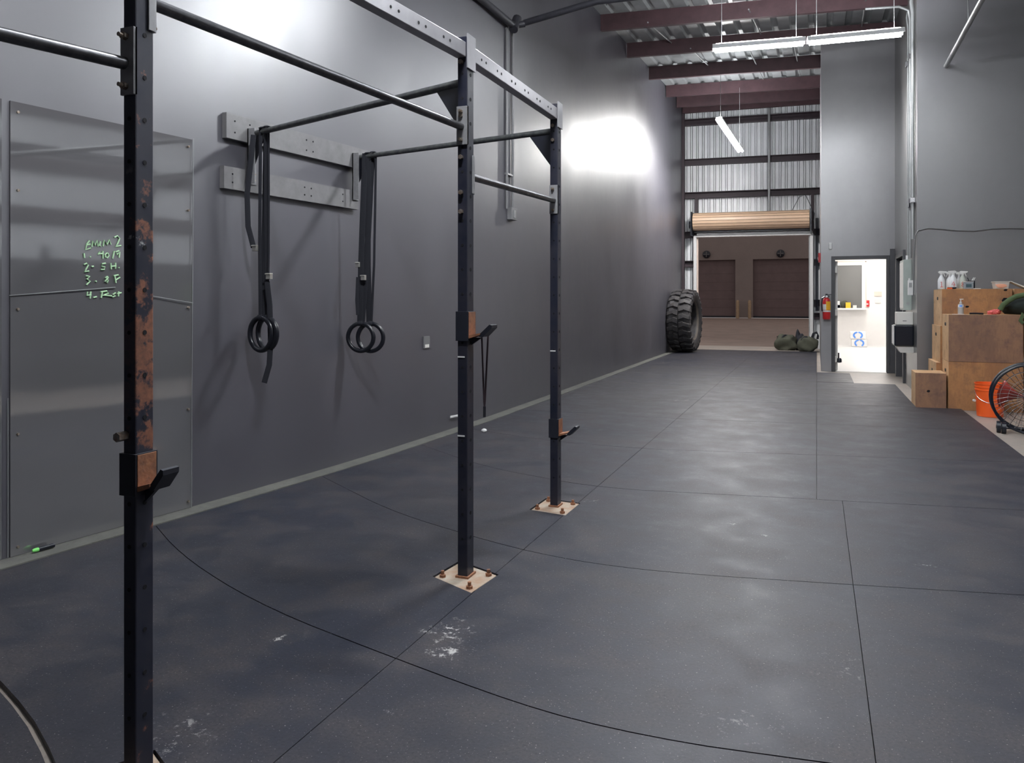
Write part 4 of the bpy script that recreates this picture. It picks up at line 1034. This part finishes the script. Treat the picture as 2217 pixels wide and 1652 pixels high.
# ================================================================ BUCKET AND FAN
bx, by = 1.825, 10.22
t = thing('bucket', 'orange plastic bucket on the concrete floor before the boxes', 'bucket', (bx, by, -.02))
r = MB(); r.lathe([(.0, -.02), (.125, -.02), (.13, -.015), (.147, .27), (.152, .272), (.152, .285), (.147, .287), (.148, .305), (.153, .307), (.153, .319), (.148, .321), (.149, .34), (.155, .342), (.155, .356), (.147, .356), (.144, .33), (.12, -.005), (0, -.005)], (bx, by, 0), 32, cap=False); obj('pail', r, M_orange, t, smooth=True)
r = MB(); pts = [(bx + .155*cos(a), by - .11*abs(sin(a)) - .03, .26 - .12*sin(a)) for a in [pi*k/14 for k in range(15)]]; r.tube(pts, .003, 6); obj('wire_handle', r, M_chrome, t)
r = MB(); r.tube([(bx - .168, by - .03, .155), (bx - .155, by - .05, .155)], .014, 10); obj('handle_grip', r, M_white, t)

fx, fy_, fz, FR = 1.965, 9.05, .325, .335
t = thing('drum_fan', 'large black drum floor fan with red blades at the right edge', 'fan', (fx, fy_, -.02), -.12)
r = MB(); n = 48
def circ(R, y): return [(R*cos(2*pi*k/n), y, fz + .02 + R*sin(2*pi*k/n)) for k in range(n)]
r.tube(circ(FR, -.09), .014, 8, closed=True); r.tube(circ(FR, .12), .014, 8, closed=True)
pr = None
for k in range(n+1):
    a = 2*pi*k/n; cur = [r.bm.verts.new((R*cos(a), y, fz + .02 + R*sin(a))) for R, y in ((FR, -.09), (FR, -.05))]
    if pr: r.face([pr[0], cur[0], cur[1], pr[1]])
    pr = cur
obj('drum_rim', r, M_blackp, t, smooth=True, local=True)
r = MB()
for k in range(36):
    a = 2*pi*k/36; b = a + .25
    r.tube([(.07*cos(a), -.115, fz + .02 + .07*sin(a)), (.2*cos(a + .1), -.112, fz + .02 + .2*sin(a + .1)), (FR*cos(b), -.095, fz + .02 + FR*sin(b))], .0022, 5)
for R in (.12, .2, .27): r.tube(circ(R, -.113), .0022, 5, closed=True)
obj('front_grille', r, M_chrome, t, local=True)
r = MB()
for k in range(30):
    a = 2*pi*k/30; r.tube([(.05*cos(a), .13, fz + .02 + .05*sin(a)), (FR*cos(a), .12, fz + .02 + FR*sin(a))], .0025, 5)
for R in (.15, .25): r.tube(circ(R, .125), .0025, 5, closed=True)
obj('rear_grille', r, M_blackp, t, local=True)
for k in range(3):
    r = MB(); a0 = 2*pi*k/3 + .9; rows_ = []
    for i in range(7):
        R = .06 + .225*i/6; wd = .16 + .50*i/6*(1 - .25*i/6)
        rows_.append([r.bm.verts.new((R*cos(a0 + s*wd), -.01 + s*.07, fz + .02 + R*sin(a0 + s*wd))) for s in (-1, -.5, 0, .5, 1)])
    for A, B in zip(rows_, rows_[1:]):
        for i in range(4): r.face([A[i], A[i+1], B[i+1], B[i]])
    o = obj('fan_blade', r, M_fanr, t, smooth=True, local=True); s_ = o.modifiers.new('th', 'SOLIDIFY'); s_.thickness = .003
r = MB(); r.lathe([(.03, 0), (.06, .01), (.065, .04), (.065, .22)], (0, -.11, fz + .02), 24, M=Matrix.Rotation(-pi/2, 3, 'X')); obj('motor_hub', r, M_blackp, t, smooth=True, local=True)
r = MB(); r.tube([(-.05, -.06, .71), (-.02, -.07, .86), (.05, -.07, .93), (.1, -.07, .9), (.12, -.07, .78), (.1, -.05, .69)], .018, 10); obj('top_handle', r, M_galv, t, smooth=True, local=True)
r = MB(); r.tube([(-.24, .0, .06), (-.26, .16, .06)], .016, 8); r.tube([(.24, .0, .06), (.26, .16, .06)], .016, 8); r.tube([(-.24, .08, .03), (.24, .08, .03)], .014, 8); obj('stand', r, M_blackp, t, local=True)
for (x_, y_, lb) in ((-.275, -.08, None), (-.235, -.14, None), (.26, .04, None)):
    r = MB(); r.tube([(x_ - .018, y_, .057), (x_ + .018, y_, .057)], .057, 24); r.tube([(x_ - .022, y_, .057), (x_ + .022, y_, .057)], .016, 12); obj('wheel', r, M_blackp, t, smooth=True, local=True)

# ================================================================ TYRE, DUFFEL BAGS
tx, ty, TR, TW = -3.05, 19.7, .775, .5
t = thing('tractor_tyre', 'huge knobbly truck tyre standing upright against the left wall by the roll-up door', 'tyre', (tx, ty, 0), -radians(4)); t.scale = (1.12, 1, 1)
Mx = Matrix.Rotation(pi/2, 3, 'Y')
r = MB(); r.lathe([(.46, -.20), (.50, -.235), (.62, -.26), (.70, -.25), (.735, -.20), (.725, -.1), (.725, 0), (.725, .1), (.735, .20), (.70, .25), (.62, .26), (.50, .235), (.46, .20), (.45, .15), (.5, 0), (.45, -.15), (.46, -.2)], (0, 0, TR), 72, M=Mx, cap=False)
obj('carcass', r, M_tyre, t, smooth=True, local=True)
r = MB(); NB = 24
for k in range(NB):
    for s in (-1, 1):
        a = 2*pi*(k + (.5 if s > 0 else 0))/NB; da = 2*pi/NB*.36
        def Q(x, aa, R): return (x, -R*cos(aa), TR + R*sin(aa))
        def blk(x0, x1, sh0, sh1, wa, R0=.735, R1=TR, R2=None):
            R2 = R2 or R1
            r.hexa([Q(x0, a + sh0 - wa, R0), Q(x1, a + sh1 - wa, R0), Q(x1, a + sh1 + wa, R0), Q(x0, a + sh0 + wa, R0),
                    Q(x0, a + sh0 - wa*.8, R1), Q(x1, a + sh1 - wa*.8, R2), Q(x1, a + sh1 + wa*.8, R2), Q(x0, a + sh0 + wa*.8, R1)])
        blk(s*.01, s*.11, 0, da*.5, da*1.05)
        blk(s*.10, s*.245, da*.5, -da*.2, da*.8, .70, TR, TR - .03)
        blk(s*.235, s*.268, -da*.2, -da*.25, da*.7, .62, TR - .035, TR - .09)
obj('tread_blocks', r, M_tyre, t, bevel=.008, local=True)
r = MB(); r.lathe([(.455, .19), (.475, .215), (.49, .205), (.48, .17)], (0, 0, TR), 64, M=Mx, cap=False); r.lathe([(.455, -.19), (.475, -.215), (.49, -.205), (.48, -.17)], (0, 0, TR), 64, M=Mx, cap=False)
obj('bead', r, M_rim, t, smooth=True, local=True)

q = onz(1712, 752, 0)
def duffel(cx, cy, L, R, h, rz, seed, label):
    t = thing('duffel_bag', label, 'bag', (cx, cy, 0), rz, 'olive duffel bags by the roll-up door')
    r = MB(); r.blob((0, 0, h*.52), L, R, h*.62, seed, .16, 30, 16, sq=.8, floor=.002); obj('bag_body', r, M_olive, t, smooth=True, local=True)
    r = MB(); pts = [(-L*.5 + L*.9*k/8, -R*.55 - .03*sin(k), h*(.75 + .38*sin(pi*k/8))) for k in range(9)]; r.tube(pts, (.006, .022), 8, flat=(0, 1, 0)); obj('carry_strap', r, M_strap, t, local=True)
    r = MB(); r.tube([(-L*.8, 0, h*1.0), (0, .02, h*1.14), (L*.8, 0, h*1.0)], .009, 6); obj('zip', r, M_strap, t, local=True)
    return t
duffel(-.74, 21.25, .27, .17, .34, .1, 11, 'olive duffel bag, left and farther of the two by the roll-up door')
duffel(-.225, 20.95, .235, .17, .32, -.3, 23, 'olive duffel bag, right and nearer of the two, against the wall end')
t = thing('black_bag', 'black crumpled bag wedged between the two olive duffel bags', 'bag', (-.38, 21.15, 0))
r = MB(); r.blob((-.42, 21.40, .2), .13, .1, .27, 31, .3, 24, 14, floor=.002); obj('bag_body', r, M_strap, t, smooth=True)
r = MB(); r.tube([(-.12, 21.16, .30), (-.07, 21.16, .44), (-.01, 21.16, .47), (.03, 21.16, .38), (.02, 21.16, .3)], (.008, .03), 8, flat=(0, 1, 0)); obj('handle', r, M_strap, t)
r = MB(); r.tube([(-.02, 21.1, .31), (-.0, 21.1, .43)], .014, 8); obj('reflective_tab', r, M_white, t)

# ================================================================ YARD BEYOND THE DOOR
w = MB(); w.box(-40, 12, 21.75, 57.2, -.14, -.02); struct('floor_yard', w, M_ext)
w = MB(); w.box(-3.4, .1, 20.9, 22.6, -.05, .0); struct('trim_10', w, M_conc)
YE = 57
bd = thing('yard_building', 'brown night-lit building facing the open roll-up door across the yard', 'building', (-4, YE, 0))
E = lambda px, py: ony(px, py, YE)
d1 = (E(1480, 563)[0], E(1592, 563)[0]); d2 = (E(1630, 562)[0], E(1765, 562)[0]); zt = 4.08
w = MB(); zf = 9.5
w.box(-40, d1[0], YE, YE + .5, 0, zf); w.box(d1[0], d1[1], YE, YE + .5, zt, zf); w.box(d1[1], d2[0], YE, YE + .5, 0, zf); w.box(d2[0], d2[1], YE, YE + .5, zt, zf); w.box(d2[1], 12, YE, YE + .5, 0, zf)
obj('facade', w, M_extw, bd)
for (a, b) in (d1, d2):
    r = MB(); z = .12; i = 0
    while z < zt: r.box(a, b, YE + .3 + (.012 if i % 2 else 0), YE + .4, z, min(z + .3, zt)); z += .3; i += 1
    o = obj('roller_door', r, M_extd, bd); r = MB(); r.box(a, b, YE + .28, YE + .42, 0, .13); obj('door_seal', r, M_blackp, o)
for (px, py) in ((1530, 551), (1690, 549)):
    q = E(px, py)
    r = MB(); r.lathe([(.24, 0), (.27, .06), (.27, .12), (.12, .2)], (q[0], YE, q[2]), 20, M=Matrix.Rotation(pi/2, 3, 'X')); o = obj('round_vent', r, M_blackp, bd, smooth=True)
    r = MB(); r.box(q[0] - .2, q[0] + .2, YE - .215, YE - .19, q[2] - .02, q[2] + .02); r.box(q[0] - .02, q[0] + .02, YE - .215, YE - .19, q[2] - .2, q[2] + .2); obj('vent_guard', r, M_gpipe, o)
M_boll = mat('faded_yellow_bollard', (.42, .30, .19), .6, noise=.3)
for (px, lb) in ((1597, 'tan bollard by the left roller door of the yard building'), (1623, 'tan bollard by the right roller door of the yard building')):
    q = ony(px, 684, 56.5); r = MB(); r.lathe([(.11, -.02), (.11, 1.15), (.08, 1.22), (.03, 1.25)], (q[0], 56.5, 0), 16)
    solo('bollard', r, M_boll, lb, 'bollard', (q[0], 56.5, -.02), 'bollards across the yard', smooth=True)

# ================================================================ OPPOSITE SIDE OF THE GYM (seen mirrored in the glossy sheet)
t = thing('storage_rack', 'dark steel storage rack along the right wall, seen only mirrored in the glossy sheet', 'rack', (XR - .35, 8.4, 0))
for y in (6.2, 7.6, 9.0, 10.2):
    r = MB(); r.box(XR - .55, XR - .48, y - .035, y + .035, -.02, 2.05); obj('post', r, M_dark, t)
for z in (.45, 1.1, 1.75):
    r = MB(); r.box(XR - .6, XR - .12, 6.15, 10.25, z, z + .05); obj('shelf', r, M_dark, t)
for k in range(5):
    r = MB(); y = (9.6, 7.3, 8.0, 8.7, 6.6)[k]; zc = .725 if k == 0 else 1.375; r.tube([(XR - .5, y, zc), (XR - .2, y, zc)], .22, 28)
    solo('bumper_plate', r, [M_orange, M_blackp, M_dark, M_grn, M_blackp][k], ['orange', 'black', 'dark steel', 'green', 'second black'][k] + ' weight plate on the rack across the room, seen mirrored', 'weight plate', (XR - .35, y, zc - .22), 'weight plates on the rack', smooth=True)

# ================================================================ WORLD, CAMERA
wd = bpy.data.worlds.new('night'); S.world = wd; wd.use_nodes = True
bgn = wd.node_tree.nodes['Background']; bgn.inputs[0].default_value = (.80, .72, .70, 1); bgn.inputs[1].default_value = .5
cd = bpy.data.cameras.new('camera'); cam = bpy.data.objects.new('camera', cd); COL.objects.link(cam)
cd.sensor_fit = 'HORIZONTAL'; cd.sensor_width = 36; cd.lens = F/2217*36; cd.shift_y = (Y0 - 826)/2217; cd.clip_start = .05; cd.clip_end = 200
cam.location = (0, 0, H); cam.rotation_euler = (pi/2, 0, PS)
S.camera = cam
S.view_settings.view_transform = 'Standard'; S.view_settings.look = 'None'; S.view_settings.gamma = 1; S.view_settings.use_curve_mapping = False
S.view_settings.exposure = .2
try:
    S.cycles.use_denoising = True; S.cycles.max_bounces = 6; S.cycles.diffuse_bounces = 3; S.cycles.glossy_bounces = 3; S.cycles.use_adaptive_sampling = True; S.cycles.adaptive_threshold = .03; S.cycles.sample_clamp_indirect = 8
except Exception: pass
